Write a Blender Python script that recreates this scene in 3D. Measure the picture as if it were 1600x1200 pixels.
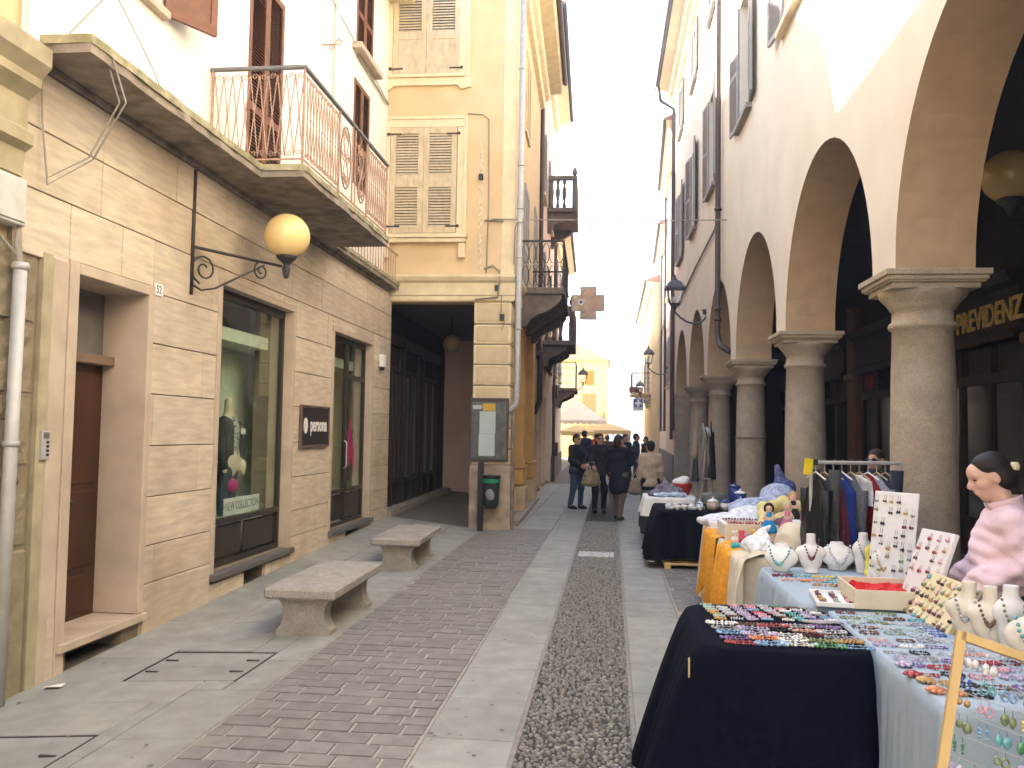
import bpy, math, random
import numpy as np
from mathutils import Matrix, Vector
R=math.radians; PI=math.pi
random.seed(7); rng=np.random.default_rng(7)
for o in list(bpy.data.objects): bpy.data.objects.remove(o)
S=bpy.context.scene; C=S.collection
# ------------------------------------------------------------ camera, sky, sun, exposure
cam=bpy.data.cameras.new('camera'); co=bpy.data.objects.new('camera',cam); C.objects.link(co); S.camera=co
cam.sensor_width=36; cam.lens=30.375; cam.clip_start=.05; cam.clip_end=1500
co.matrix_world=Matrix.Translation((0,0,1.75))@(Matrix.Rotation(R(6.59),4,'Z')@Matrix.Rotation(R(93.2),4,'X')@Matrix.Rotation(R(.9),4,'Z'))
SUN=Vector((-1,.72,.86)).normalized()              # towards the sun: ahead and to the left, over the left roofs
w=bpy.data.worlds.new('World'); S.world=w; w.use_nodes=True
nt=w.node_tree; bg=nt.nodes['Background']; sky=nt.nodes.new('ShaderNodeTexSky'); sky.sky_type='NISHITA'; sky.sun_disc=False
sky.sun_elevation=math.asin(SUN.z); sky.sun_rotation=math.atan2(SUN.x,SUN.y); sky.air_density=1.0; sky.dust_density=1.5; sky.ozone_density=1.0
nt.links.new(sky.outputs[0],bg.inputs[0]); bg.inputs[1].default_value=.15
sl=bpy.data.lights.new('sun','SUN'); sl.energy=5.0; sl.angle=R(.5); sl.color=(1,.96,.90)
so=bpy.data.objects.new('sun',sl); C.objects.link(so); so.rotation_euler=SUN.to_track_quat('Z','Y').to_euler(); so.location=(-20,20,30)
vs=S.view_settings; vs.view_transform='Standard'; vs.look='None'; vs.gamma=1; vs.exposure=2.95; vs.use_curve_mapping=False
S.cycles.max_bounces=7; S.cycles.diffuse_bounces=5; S.cycles.transparent_max_bounces=12
# ------------------------------------------------------------ mesh builder
class MB:
    def __init__(s): s.v=[]; s.f=[]
    def add(s,vs,fs):
        n=len(s.v); s.v+= [tuple(p) for p in vs]; s.f+= [tuple(i+n for i in f) for f in fs]; return s
    def box(s,x0,x1,y0,y1,z0,z1):
        return s.add([(x0,y0,z0),(x1,y0,z0),(x1,y1,z0),(x0,y1,z0),(x0,y0,z1),(x1,y0,z1),(x1,y1,z1),(x0,y1,z1)],
            [(0,3,2,1),(4,5,6,7),(0,1,5,4),(1,2,6,5),(2,3,7,6),(3,0,4,7)])
    def cbox(s,x0,x1,y0,y1,z0,z1,c=.01):               # box with all edges chamfered
        X=(x0,x1);Y=(y0,y1);Z=(z0,z1);sg=(1,-1);vs=[];ix={}
        for i in (0,1):
            for j in (0,1):
                for k in (0,1):
                    for a in range(3):
                        p=[X[i],Y[j],Z[k]]
                        for b in range(3):
                            if b!=a: p[b]+=c*sg[(i,j,k)[b]]
                        ix[(i,j,k,a)]=len(vs); vs.append(p)
        F=[]
        g=lambda i,j,k,a: ix[(i,j,k,a)]
        for i in (0,1):
            q=[g(i,0,0,0),g(i,1,0,0),g(i,1,1,0),g(i,0,1,0)]; F.append(q if i else q[::-1])
            q=[g(0,i,0,1),g(0,i,1,1),g(1,i,1,1),g(1,i,0,1)]; F.append(q if i else q[::-1])
            q=[g(0,0,i,2),g(1,0,i,2),g(1,1,i,2),g(0,1,i,2)]; F.append(q if i else q[::-1])
        for a in (0,1):
            for b in (0,1):
                q=[g(0,a,b,1),g(1,a,b,1),g(1,a,b,2),g(0,a,b,2)]; F.append(q)
                q=[g(a,0,b,0),g(a,1,b,0),g(a,1,b,2),g(a,0,b,2)]; F.append(q)
                q=[g(a,b,0,0),g(a,b,1,0),g(a,b,1,1),g(a,b,0,1)]; F.append(q)
        for i in (0,1):
            for j in (0,1):
                for k in (0,1): F.append([g(i,j,k,0),g(i,j,k,1),g(i,j,k,2)])
        return s.add(vs,F)
    def prism(s,poly,axis,a,b):                          # polygon in the two other axes (cyclic order), extruded along axis
        def P(u,v,t): return {0:(t,u,v),1:(u,t,v),2:(u,v,t)}[axis]
        n=len(poly); vs=[P(u,v,a) for u,v in poly]+[P(u,v,b) for u,v in poly]
        return s.add(vs,[tuple(range(n))[::-1],tuple(range(n,2*n))]+[(i,(i+1)%n,n+(i+1)%n,n+i) for i in range(n)])
    def tube(s,path,r,n=6,closed=False,cap=True):
        P=[Vector(p) for p in path]; m=len(P); rr=r if isinstance(r,(list,tuple)) else [r]*m; vs=[];F=[]
        T=[(P[(i+1)%m]-P[i-1]) if closed else (P[min(i+1,m-1)]-P[max(i-1,0)]) for i in range(m)]
        up=Vector((0,0,1)) if abs(T[0].normalized().z)<.9 else Vector((1,0,0)); a=T[0].cross(up).normalized()
        for i in range(m):
            t=T[i].normalized(); a=(a-t*a.dot(t)); a=a.normalized() if a.length>1e-6 else t.orthogonal().normalized(); b=t.cross(a)
            for k in range(n):
                q=2*PI*k/n; vs.append(P[i]+(a*math.cos(q)+b*math.sin(q))*rr[i])
        for i in range(m if closed else m-1):
            j=(i+1)%m
            for k in range(n): F.append((i*n+k,i*n+(k+1)%n,j*n+(k+1)%n,j*n+k))
        if cap and not closed: F+= [tuple(range(n))[::-1],tuple(range((m-1)*n,m*n))]
        return s.add(vs,F)
    def lathe(s,prof,c=(0,0,0),n=24,sx=1,sy=1):         # profile [(r,z)]
        vs=[];F=[]
        for r,z in prof:
            for k in range(n): q=2*PI*k/n; vs.append((c[0]+r*sx*math.cos(q),c[1]+r*sy*math.sin(q),c[2]+z))
        for i in range(len(prof)-1):
            for k in range(n): F.append((i*n+k,i*n+(k+1)%n,(i+1)*n+(k+1)%n,(i+1)*n+k))
        F+= [tuple(range(n))[::-1],tuple(range((len(prof)-1)*n,len(prof)*n))]
        return s.add(vs,F)
    def ball(s,c,r,n=8,m=5,sz=1,sx=1,sy=1):
        pr=[(max(1e-4,r*math.sin(PI*i/m)),-r*sz*math.cos(PI*i/m)) for i in range(m+1)]
        return s.lathe(pr,c,n,sx,sy)
    def grid(s,fn,nu,nv,closed=False):
        vs=[fn(i/(nu-(0 if closed else 1)),j/(nv-1)) for j in range(nv) for i in range(nu)]
        F=[(j*nu+i,j*nu+(i+1)%nu,(j+1)*nu+(i+1)%nu,(j+1)*nu+i) for j in range(nv-1) for i in range(nu if closed else nu-1)]
        return s.add(vs,F)
    def xf(s,m): s.v=[tuple(m@Vector(p)) for p in s.v]; return s
    def mesh(s,name,smooth=False,fix=True):
        me=bpy.data.meshes.new(name); me.from_pydata(s.v,[],s.f)
        if smooth: me.polygons.foreach_set('use_smooth',[True]*len(me.polygons))
        if fix:
            import bmesh
            b=bmesh.new(); b.from_mesh(me); bmesh.ops.recalc_face_normals(b,faces=b.faces); b.to_mesh(me); b.free()
        me.update(); return me
    def build(s,name,mat,parent=None,world=False,loc=None,rot=None,smooth=False,fix=True):
        if world and parent is not None:
            p=root_loc(parent); s.v=[(a-p[0],b-p[1],c-p[2]) for a,b,c in s.v]
        me=s.mesh(name,smooth,fix); return ob(name,me,mat,parent,loc,rot)
def root_loc(o):
    l=Vector((0,0,0))
    while o is not None: l=l+o.location; o=o.parent
    return l
def ob(name,me,mat=None,parent=None,loc=None,rot=None,scale=None):
    if mat is not None and not me.materials: me.materials.append(mat)
    o=bpy.data.objects.new(name,me); C.objects.link(o)
    if parent is not None: o.parent=parent
    if loc is not None: o.location=loc
    if rot is not None: o.rotation_euler=rot if isinstance(rot,(tuple,list)) else (0,0,rot)
    if scale is not None: o.scale=scale
    return o
def tag(o,label=None,cat=None,group=None,kind=None):
    if label: o['label']=label
    if cat: o['category']=cat
    if group: o['group']=group
    if kind: o['kind']=kind
    return o
def thing(name,loc,label,cat,group=None,rot=0):
    o=bpy.data.objects.new(name,None); C.objects.link(o); o.location=loc; o.rotation_euler=(0,0,rot); o.empty_display_size=.2
    return tag(o,label,cat,group)
def struct(name,mb,mat,parent=None,smooth=False):
    o=mb.build(name,mat,parent,smooth=smooth); o['kind']='structure'; return o
# ------------------------------------------------------------ materials
def mat(name,col,rough=.8,var=.12,scale=6,stain=0,sscale=.9,staincol=None,bump=0,bscale=80,metal=0,objvar=0,speck=0,spscale=220,spcol=None,streak=0,col2=None,spec=.3,sheen=0,alpha=None):
    m=bpy.data.materials.new(name); m.use_nodes=True; t=m.node_tree; N=t.nodes; L=t.links; b=N['Principled BSDF']
    b.inputs['Roughness'].default_value=rough; b.inputs['Metallic'].default_value=metal; b.inputs['Specular IOR Level'].default_value=spec
    if sheen: b.inputs['Sheen Weight'].default_value=sheen
    g=N.new('ShaderNodeNewGeometry'); pos=g.outputs['Position']
    if streak:
        mp=N.new('ShaderNodeMapping'); mp.inputs['Scale'].default_value=(1,1,streak); L.new(pos,mp.inputs[0]); vec=mp.outputs[0]
    else: vec=pos
    def noise(sc,det=4,v=vec):
        n=N.new('ShaderNodeTexNoise'); n.inputs['Scale'].default_value=sc; n.inputs['Detail'].default_value=det; L.new(v,n.inputs['Vector']); return n.outputs['Fac']
    def mix(f,a,c,bl='MIX'):
        x=N.new('ShaderNodeMix'); x.data_type='RGBA'; x.blend_type=bl
        for s_,val in ((x.inputs[0],f),(x.inputs[6],a),(x.inputs[7],c)):
            if hasattr(val,'is_linked'): L.new(val,s_)
            else: s_.default_value=val
        return x.outputs[2]
    def ramp(f,a,c):
        r=N.new('ShaderNodeMapRange'); r.inputs[1].default_value=a; r.inputs[2].default_value=c; L.new(f,r.inputs[0]); return r.outputs[0]
    c4=lambda c,k=1:(min(1,c[0]*k),min(1,c[1]*k),min(1,c[2]*k),1)
    out=mix(ramp(noise(scale),.3,.7),c4(col,1-var),c4(col2 or col,1+var))
    if stain:
        f=ramp(noise(sscale,6,pos),.48,.75); f2=N.new('ShaderNodeMath'); f2.operation='MULTIPLY'; L.new(f,f2.inputs[0]); f2.inputs[1].default_value=stain
        out=mix(f2.outputs[0],out,c4(staincol or col,1 if staincol else .45))
    if speck:
        v=N.new('ShaderNodeTexVoronoi'); v.inputs['Scale'].default_value=spscale; L.new(pos,v.inputs['Vector'])
        sx=N.new('ShaderNodeSeparateColor'); L.new(v.outputs['Color'],sx.inputs[0])
        f=ramp(sx.outputs[0],.55,.8); f2=N.new('ShaderNodeMath'); f2.operation='MULTIPLY'; L.new(f,f2.inputs[0]); f2.inputs[1].default_value=speck
        out=mix(f2.outputs[0],out,c4(spcol or col,1 if spcol else .35))
    if objvar:
        oi=N.new('ShaderNodeObjectInfo'); r=ramp(oi.outputs['Random'],0,1)
        h=N.new('ShaderNodeHueSaturation'); v=N.new('ShaderNodeMapRange'); v.inputs[3].default_value=1-objvar; v.inputs[4].default_value=1+objvar; L.new(r,v.inputs[0]); L.new(v.outputs[0],h.inputs['Value'])
        mu=N.new('ShaderNodeMath'); mu.operation='MULTIPLY_ADD'; fr=N.new('ShaderNodeMath'); fr.operation='FRACT'; ml=N.new('ShaderNodeMath'); ml.operation='MULTIPLY'; ml.inputs[1].default_value=7.31
        L.new(oi.outputs['Random'],ml.inputs[0]); L.new(ml.outputs[0],fr.inputs[0]); L.new(fr.outputs[0],mu.inputs[0]); mu.inputs[1].default_value=objvar*1.6; mu.inputs[2].default_value=1-objvar*.8; L.new(mu.outputs[0],h.inputs['Saturation'])
        L.new(out,h.inputs['Color']); out=h.outputs[0]
    L.new(out,b.inputs['Base Color'])
    if bump:
        bp=N.new('ShaderNodeBump'); bp.inputs['Strength'].default_value=bump; bp.inputs['Distance'].default_value=.01; L.new(noise(bscale,5,pos),bp.inputs['Height']); L.new(bp.outputs[0],b.inputs['Normal'])
    return m
def glassmat(name,tint=(.9,.95,.92),refl=.12,rough=0.0,dim=1.0):
    m=bpy.data.materials.new(name); m.use_nodes=True; t=m.node_tree; N=t.nodes; L=t.links; N.remove(N['Principled BSDF']); o=N['Material Output']
    tr=N.new('ShaderNodeBsdfTransparent'); tr.inputs[0].default_value=(*[c*dim for c in tint],1); gl=N.new('ShaderNodeBsdfGlossy'); gl.inputs['Roughness'].default_value=rough
    lw=N.new('ShaderNodeLayerWeight'); lw.inputs[0].default_value=.5; pw=N.new('ShaderNodeMath'); pw.operation='POWER'; pw.inputs[1].default_value=5; mx=N.new('ShaderNodeMixShader'); ad=N.new('ShaderNodeMath'); ad.operation='MULTIPLY_ADD'; ad.use_clamp=True; ad.inputs[1].default_value=.7; ad.inputs[2].default_value=refl
    L.new(lw.outputs['Facing'],pw.inputs[0]); L.new(pw.outputs[0],ad.inputs[0]); L.new(ad.outputs[0],mx.inputs[0]); L.new(tr.outputs[0],mx.inputs[1]); L.new(gl.outputs[0],mx.inputs[2]); L.new(mx.outputs[0],o.inputs[0]); return m
def stripes(name,col,ink,scale=60,axis=2,thr=.62,rough=.7):    # printed lines of text on paper
    m=bpy.data.materials.new(name); m.use_nodes=True; t=m.node_tree; N=t.nodes; L=t.links; b=N['Principled BSDF']; b.inputs['Roughness'].default_value=rough
    g=N.new('ShaderNodeNewGeometry'); wv=N.new('ShaderNodeTexWave'); wv.bands_direction='XYZ'[axis]; wv.inputs['Scale'].default_value=scale; wv.inputs['Distortion'].default_value=0; L.new(g.outputs['Position'],wv.inputs[0])
    no=N.new('ShaderNodeTexNoise'); no.inputs['Scale'].default_value=scale*3; L.new(g.outputs['Position'],no.inputs[0])
    mu=N.new('ShaderNodeMath'); mu.operation='MULTIPLY'; L.new(wv.outputs['Fac'],mu.inputs[0]); L.new(no.outputs['Fac'],mu.inputs[1])
    r=N.new('ShaderNodeMapRange'); r.inputs[1].default_value=thr*.6; r.inputs[2].default_value=thr*.8; L.new(mu.outputs[0],r.inputs[0])
    x=N.new('ShaderNodeMix'); x.data_type='RGBA'; x.inputs[6].default_value=(*col,1); x.inputs[7].default_value=(*ink,1); L.new(r.outputs[0],x.inputs[0]); L.new(x.outputs[2],b.inputs['Base Color']); return m
MT={}
def Q(name,*a,**k):
    if name not in MT: MT[name]=mat(name,*a,**k)
    return MT[name]
travertine=mat('travertine',(.60,.50,.38),.6,.17,3,stain=.65,sscale=1.1,staincol=(.36,.27,.17),bump=.12,bscale=50,objvar=.075,streak=7)
travdark=mat('stone_backing',(.24,.19,.13),.9)
trimstone=mat('door_surround_stone',(.52,.42,.32),.6,.12,4,stain=.5,sscale=2.2,staincol=(.36,.25,.18),bump=.1)
whiteplaster=mat('white_plaster',(.86,.81,.70),.9,.05,2,stain=.12,sscale=.6,staincol=(.62,.52,.36),bump=.1,bscale=30)
concrete=mat('balcony_concrete',(.30,.25,.20),.95,.3,7,stain=.85,sscale=3.2,staincol=(.10,.08,.055),bump=.5,bscale=25)
mossy=mat('mossy_edge',(.36,.32,.2),.95,.3,9,stain=.7,sscale=4,staincol=(.13,.13,.04),bump=.6,bscale=30)
brownpaint=mat('brown_shutter_paint',(.19,.085,.05),.55,.15,12,bump=.05)
ironrust=mat('rusty_iron',(.42,.27,.2),.7,.25,25)
irondark=mat('dark_iron',(.055,.05,.05),.55,.2,20,metal=.3)
greyrail=mat('grey_rail',(.2,.2,.2),.6)
darkwood=mat('dark_red_wood',(.055,.02,.01),.42,.3,5,streak=.25,bump=.08,bscale=40,spec=.4)
blackwood=mat('blackened_wood',(.028,.02,.016),.5,.3,6,bump=.05)
bronzeframe=mat('bronze_shop_frame',(.05,.042,.036),.42,.1,8,metal=.2)
tufa=mat('pitted_tuff',(.27,.22,.14),.95,.22,10,stain=.5,sscale=5,staincol=(.13,.11,.07),bump=1.0,bscale=22,objvar=.06)
tufatrim=mat('ochre_moulding',(.40,.34,.22),.9,.15,6,stain=.4,staincol=(.22,.18,.1))
ochre=mat('ochre_plaster',(.67,.50,.29),.92,.08,2.2,stain=.55,sscale=.8,staincol=(.56,.35,.15),bump=.12,bscale=20)
ochrelight=mat('pale_ochre_trim',(.72,.60,.38),.85,.1,5,stain=.3,staincol=(.5,.4,.24))
ochreside=mat('orange_plaster',(.55,.33,.12),.9,.12,4,stain=.4,staincol=(.35,.2,.08))
oldshutter=mat('weathered_shutter',(.58,.47,.31),.85,.16,14,stain=.35,sscale=5,staincol=(.3,.22,.12),streak=.3)
oldshutterslat=mat('weathered_slat',(.56,.46,.31),.85,.15,14,objvar=.1)
brackets=mat('weathered_stone',(.16,.13,.11),.95,.25,8,bump=.5,bscale=30)
zinc=mat('grey_downpipe',(.45,.44,.42),.5,.1,10,metal=.2)
brownpipe=mat('brown_downpipe',(.08,.055,.045),.5,.15,10,metal=.1)
creamwall=mat('cream_pink_plaster',(.71,.63,.495),.92,.05,1.6,stain=.3,sscale=.7,staincol=(.58,.44,.32),bump=.1,bscale=25)
soffitm=mat('arch_soffit_shaded',(.52,.36,.21),.92,.09,5,stain=.3,sscale=1.5,staincol=(.4,.27,.16),bump=.15,bscale=60)  # same plaster as the wall, its shaded tone put into the colour
granite=mat('column_granite',(.45,.37,.27),.75,.12,7,stain=.4,sscale=1.6,staincol=(.22,.19,.16),speck=.45,spscale=200,spcol=(.15,.12,.095),bump=.25,bscale=90)
granitecap=mat('capital_granite',(.45,.37,.26),.8,.15,6,stain=.4,sscale=3,staincol=(.22,.17,.12),speck=.3,spscale=120,bump=.25,bscale=80)
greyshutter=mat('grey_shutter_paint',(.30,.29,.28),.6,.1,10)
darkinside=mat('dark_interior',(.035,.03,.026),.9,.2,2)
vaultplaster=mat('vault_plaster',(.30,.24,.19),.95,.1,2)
pavegrey=mat('granite_slab',(.30,.30,.268),.8,.14,5,stain=.6,sscale=2.3,staincol=(.2,.2,.18),speck=.35,spscale=260,spcol=(.22,.22,.21),bump=.08,bscale=120,objvar=.07)
porphyry=mat('porphyry_sett',(.20,.186,.172),.75,.16,9,stain=.45,sscale=2.4,staincol=(.27,.25,.22),bump=.2,bscale=70,objvar=.10)
mortar=mat('sand_mortar',(.33,.31,.265),.95,.15,14,bump=.3,bscale=90)
earth=mat('pebble_bed',(.055,.052,.046),.95,.2,20,bump=.4)
pebblem=mat('river_pebble',(.175,.172,.158),.6,.5,30,col2=(.24,.23,.205))
jointm=mat('dirty_joint',(.13,.12,.10),.95,.2,12)
groundm=mat('street_ground',(.3,.29,.27),.9,.12,2,bump=.1)
benchstone=mat('bench_granite',(.36,.335,.30),.85,.15,10,stain=.5,sscale=4,staincol=(.22,.19,.16),speck=.6,spscale=160,spcol=(.2,.17,.15),bump=.45,bscale=90)
globem=mat('amber_globe',(.86,.63,.27),.22,.06,3,spec=.5)
globedim=mat('amber_globe_dark',(.5,.33,.12),.25,.06,3,spec=.5)  # darker copy of the amber globe colour
white=mat('white_enamel',(.78,.77,.74),.45,.03,8)
black=mat('black_enamel',(.02,.02,.022),.35,.05,8)
shopglass=glassmat('shop_glass',(.93,.97,.94),.05)
lampglass=glassmat('lantern_glass',(.95,.97,1),.06)
darkglass=mat('dark_window_glass',(.03,.035,.04),.08,.05,4,spec=.6)
rooftile=mat('clay_roof',(.3,.16,.1),.9,.2,9)
# ------------------------------------------------------------ smooth implicit bodies (one continuous surface)
def sdf_mesh(pr,h,k=.025,cut=()):
    lo=np.array([1e9]*3); hi=-lo
    for p in pr:
        if p[0]=='c':
            for q,r in ((p[1],p[3]),(p[2],p[4])): lo=np.minimum(lo,np.array(q)-r); hi=np.maximum(hi,np.array(q)+r)
        else:
            m=max(p[2]) if len(p)>3 and p[3] is not None else None; rr=np.array(p[2]) if m is None else np.array([m]*3)
            lo=np.minimum(lo,np.array(p[1])-rr); hi=np.maximum(hi,np.array(p[1])+rr)
    lo-=3*h; hi+=3*h; n=np.ceil((hi-lo)/h).astype(int)+1
    ax=[lo[i]+h*np.arange(n[i]) for i in range(3)]; A=np.full(tuple(n),1e-30,np.float64)
    def dist(p,P):
        if p[0]=='c':
            a=np.array(p[1],float);b=np.array(p[2],float);d=b-a;t=np.clip(((P-a)@d)/max(d@d,1e-9),0,1)
            return np.linalg.norm(P-(a+t[...,None]*d),axis=-1)-(p[3]+t*(p[4]-p[3]))
        q=P-np.array(p[1])
        if len(p)>3 and p[3] is not None: q=q@np.array(p[3])
        r=np.array(p[2]); l=np.linalg.norm(q/r,axis=-1); l2=np.linalg.norm(q/(r*r),axis=-1)+1e-9; return l*(l-1)/l2
    for p in pr:
        if p[0]=='c': a=np.minimum(np.array(p[1])-p[3],np.array(p[2])-p[4]); b=np.maximum(np.array(p[1])+p[3],np.array(p[2])+p[4])
        else:
            m=max(p[2]); rr=np.array(p[2]) if len(p)<4 or p[3] is None else np.array([m]*3); a=np.array(p[1])-rr; b=np.array(p[1])+rr
        i0=np.maximum(((a-lo)/h-8*k/h).astype(int),0); i1=np.minimum(((b-lo)/h+8*k/h).astype(int)+2,n)
        sl=tuple(slice(i0[i],i1[i]) for i in range(3)); P=np.stack(np.meshgrid(*[ax[i][sl[i]] for i in range(3)],indexing='ij'),-1)
        A[sl]+=np.exp(np.clip(-dist(p,P)/k,-60,60))
    D=-k*np.log(A)
    if cut:
        P=np.stack(np.meshgrid(*ax,indexing='ij'),-1)
        for p in cut: D=np.maximum(D,-dist(p,P) if p[0] in 'ce' else (P@np.array(p[1])-p[2]))
    s=D<0; cs=np.zeros(tuple(n-1),int); acc=np.zeros(tuple(n-1)+(3,)); cnt=np.zeros(tuple(n-1))
    offs=[(i,j,l) for i in (0,1) for j in (0,1) for l in (0,1)]
    sub=lambda M,o: M[o[0]:n[0]-1+o[0],o[1]:n[1]-1+o[1],o[2]:n[2]-1+o[2]]
    for o1 in offs:
        for a in range(3):
            if o1[a]==0:
                o2=list(o1); o2[a]=1; d1=sub(D,o1); d2=sub(D,o2); x=(d1<0)!=(d2<0); t=np.where(x,d1/np.where(x,d1-d2,1),0)
                for b in range(3): acc[...,b]+=np.where(x,(o1[b]+(t if b==a else 0)),0)
                cnt+=x
    act=cnt>0; idx=np.full(act.shape,-1); idx[act]=np.arange(act.sum())
    base=np.argwhere(act); V=lo+h*(base+acc[act]/cnt[act][:,None]); F=[]
    for a in range(3):
        o2=[0,0,0]; o2[a]=1; b,c=(a+1)%3,(a+2)%3
        s1=s[tuple(slice(0,n[i]-o2[i]) for i in range(3))]; s2=s[tuple(slice(o2[i],n[i]) for i in range(3))]
        e=np.argwhere(s1!=s2); e=e[(e[:,b]>0)&(e[:,c]>0)&(e[:,b]<n[b]-1)&(e[:,c]<n[c]-1)]
        def cell(db,dc): q=e.copy(); q[:,b]-=db; q[:,c]-=dc; return idx[q[:,0],q[:,1],q[:,2]]
        q=np.stack([cell(1,1),cell(0,1),cell(0,0),cell(1,0)],1); fl=~s1[e[:,0],e[:,1],e[:,2]]; q[fl]=q[fl][:,::-1]; F.append(q)
    F=np.concatenate(F); m=MB(); m.v=[tuple(p) for p in V]; m.f=[tuple(int(i) for i in q) for q in F if min(q)>=0]; return m
def rotm(ax,ang):
    return [list(r) for r in Matrix.Rotation(ang,3,ax)]
def text_mesh(s,size,depth=.004,sx=1,bold=0,align='CENTER'):
    cu=bpy.data.curves.new('lettering','FONT'); cu.body=s; cu.size=size; cu.extrude=depth; cu.offset=bold; cu.align_x=align; cu.align_y='CENTER'
    o=bpy.data.objects.new('lettering',cu); C.objects.link(o); dg=bpy.context.evaluated_depsgraph_get(); me=bpy.data.meshes.new_from_object(o.evaluated_get(dg)); bpy.data.objects.remove(o)
    me.transform(Matrix.Diagonal((sx,1,1,1))); me.materials.clear(); return me
WALLX=Matrix(((0,0,1,0),(1,0,0,0),(0,1,0,0),(0,0,0,1)))       # text plane -> wall facing +x (reads along +y)
WALLN=Matrix(((0,0,-1,0),(-1,0,0,0),(0,1,0,0),(0,0,0,1)))     # wall facing -x (reads along -y)
WALLY=Matrix(((1,0,0,0),(0,0,-1,0),(0,1,0,0),(0,0,0,1)))      # wall facing -y
def letters(name,s,size,mt,parent,loc,M3,depth=.004,sx=1,bold=0,label=None):
    me=text_mesh(s,size,depth,sx,bold); me.transform(M3); o=ob(name,me,mt,parent,loc)
    if label: o['label']=label
    return o
def gz(x,y):
    b=-.09+(min(max(y,3.5),16)-6)*.03; return b*min(max((-2.3-x)/1.75,0),1)
def wall_grid(mb,axis,p0,p1,u0,u1,z0,z1,ops):            # solid wall with rectangular openings (u0,u1,z0,z1)
    us=sorted({u0,u1,*[min(max(o[i],u0),u1) for o in ops for i in (0,1)]}); zs=sorted({z0,z1,*[min(max(o[i],z0),z1) for o in ops for i in (2,3)]})
    for a,b in zip(us,us[1:]):
        run=None
        for c,d in list(zip(zs,zs[1:]))+[(None,None)]:
            hole = c is None or any(o[0]<(a+b)/2<o[1] and o[2]<(c+d)/2<o[3] for o in ops)
            if hole:
                if run: mb.box(*((p0,p1,a,b) if axis==0 else (a,b,p0,p1)),*run); run=None
            else: run=(run[0],d) if run else (c,d)
    return mb
def spiral(c,r,turns,plane,n=14,a0=0,sg=1):
    out=[]
    for i in range(n+1):
        t=i/n; q=a0+sg*turns*2*PI*t; rr=r*(1-.75*t); u,v=rr*math.cos(q),rr*math.sin(q)
        out.append((c[0]+u,c[1],c[2]+v) if plane=='xz' else (c[0],c[1]+u,c[2]+v))
    return out
def shutter(parent,loc,rotz,w,h,panels,mt,slatmt=None,single=False,pitch=.045,name='shutter',st=.07):
    # leaf-local: x 0..w, y thickness, z 0..h ; panels: (z0,z1,'l'|'s')
    mb=MB(); t=.02
    mb.box(0,st,-t,t,0,h); mb.box(w-st,w,-t,t,0,h); z=0
    for z0,z1,k in panels:
        mb.box(st,w-st,-t,t,z,z0); z=z1
        if k=='s': mb.box(st,w-st,-t*.4,t*.4,z0,z1)
    mb.box(st,w-st,-t,t,z,h)
    lf=mb.build(name,mt,parent,loc=loc,rot=rotz)
    sm=MB(); q=pitch*.40
    prof=[(-.018,-q),(-.011,-q-.003),(.018,q),(.011,q+.003)]
    j=MB()
    for z0,z1,k in panels:
        if k!='l': continue
        n=max(1,int(round((z1-z0)/pitch)))
        for i in range(n):
            zc=z0+(i+.5)*(z1-z0)/n
            if single: j.prism([(y,z+zc) for y,z in prof],0,st,w-st)
            else:
                if not sm.v: sm.prism(prof,0,st,w-st); sme=sm.mesh('slat'); sme.materials.append(slatmt or mt)
                ob('slat',sme,None,lf,(0,0,zc))
    if single and j.v: o=j.build('slats',slatmt or mt,lf); o['kind']='stuff'
    return lf
# ============================================================ GROUND
mb=MB()
xs=[-90,-30,-9,-5,-4.05,-3.5,-2.9,-2.3,-1,3,30,90]; ys=[-40,-10,0,3,4,6,8,10,12,14,16,20,40,80,200,500]
mb.v=[(x,y,gz(x,y)-.06) for y in ys for x in xs]; nx=len(xs); mb.f=[(j*nx+i,j*nx+i+1,(j+1)*nx+i+1,(j+1)*nx+i) for j in range(len(ys)-1) for i in range(nx-1)]
struct('ground',mb,groundm)
def slab(parent,x0,x1,y0,y1,g=.009,top=0,name='slab',mt=None,dz=None):
    m=MB(); d=random.uniform(-.002,.002) if dz is None else dz; m.cbox(x0+g/2,x1-g/2,y0+g/2,y1-g/2,-.055,.0,.005)
    m.v=[(a,b,c+gz(a,b)+top+d) for a,b,c in m.v]; return m.build(name,mt or pavegrey,parent)
def bed(name,x0,x1,y0,y1,z,m_,ny=16,nx=3,kind='structure'):
    m=MB().grid(lambda u,v:(x0+(x1-x0)*u,y0+(y1-y0)*v,z+gz(x0+(x1-x0)*u,y0+(y1-y0)*v)),nx,ny); o=m.build(name,m_); o['kind']=kind; return o
pav=bed('pavement',-4.3,-2.3,-3,15.6,-.02,jointm,20,6)
# left pavement: two lanes of big slabs, with hatch covers let in
def lane(parent,x0,x1,ya,yb,lmin,lmax,holes=()):
    y=ya
    while y<yb-.05:
        l=random.uniform(lmin,lmax); y2=min(y+l,yb)
        if yb-y2<.3: y2=yb
        segs=[(x0,x1,y,y2)]
        for hx0,hx1,hy0,hy1 in holes:
            new=[]
            for a,b,c,d in segs:
                if hx1<=a or hx0>=b or hy1<=c or hy0>=d: new.append((a,b,c,d)); continue
                if hx0>a: new.append((a,hx0,c,d))
                if hx1<b: new.append((hx1,b,c,d))
                if hy0>c: new.append((max(a,hx0),min(b,hx1),c,hy0))
                if hy1<d: new.append((max(a,hx0),min(b,hx1),hy1,d))
            segs=new
        for a,b,c,d in segs:
            if b-a>.04 and d-c>.04: slab(parent,a,b,c,d)
        y=y2
H1=(-3.45,-2.6,5.9,6.68); H2=(-3.75,-2.95,3.9,4.84)
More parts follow.
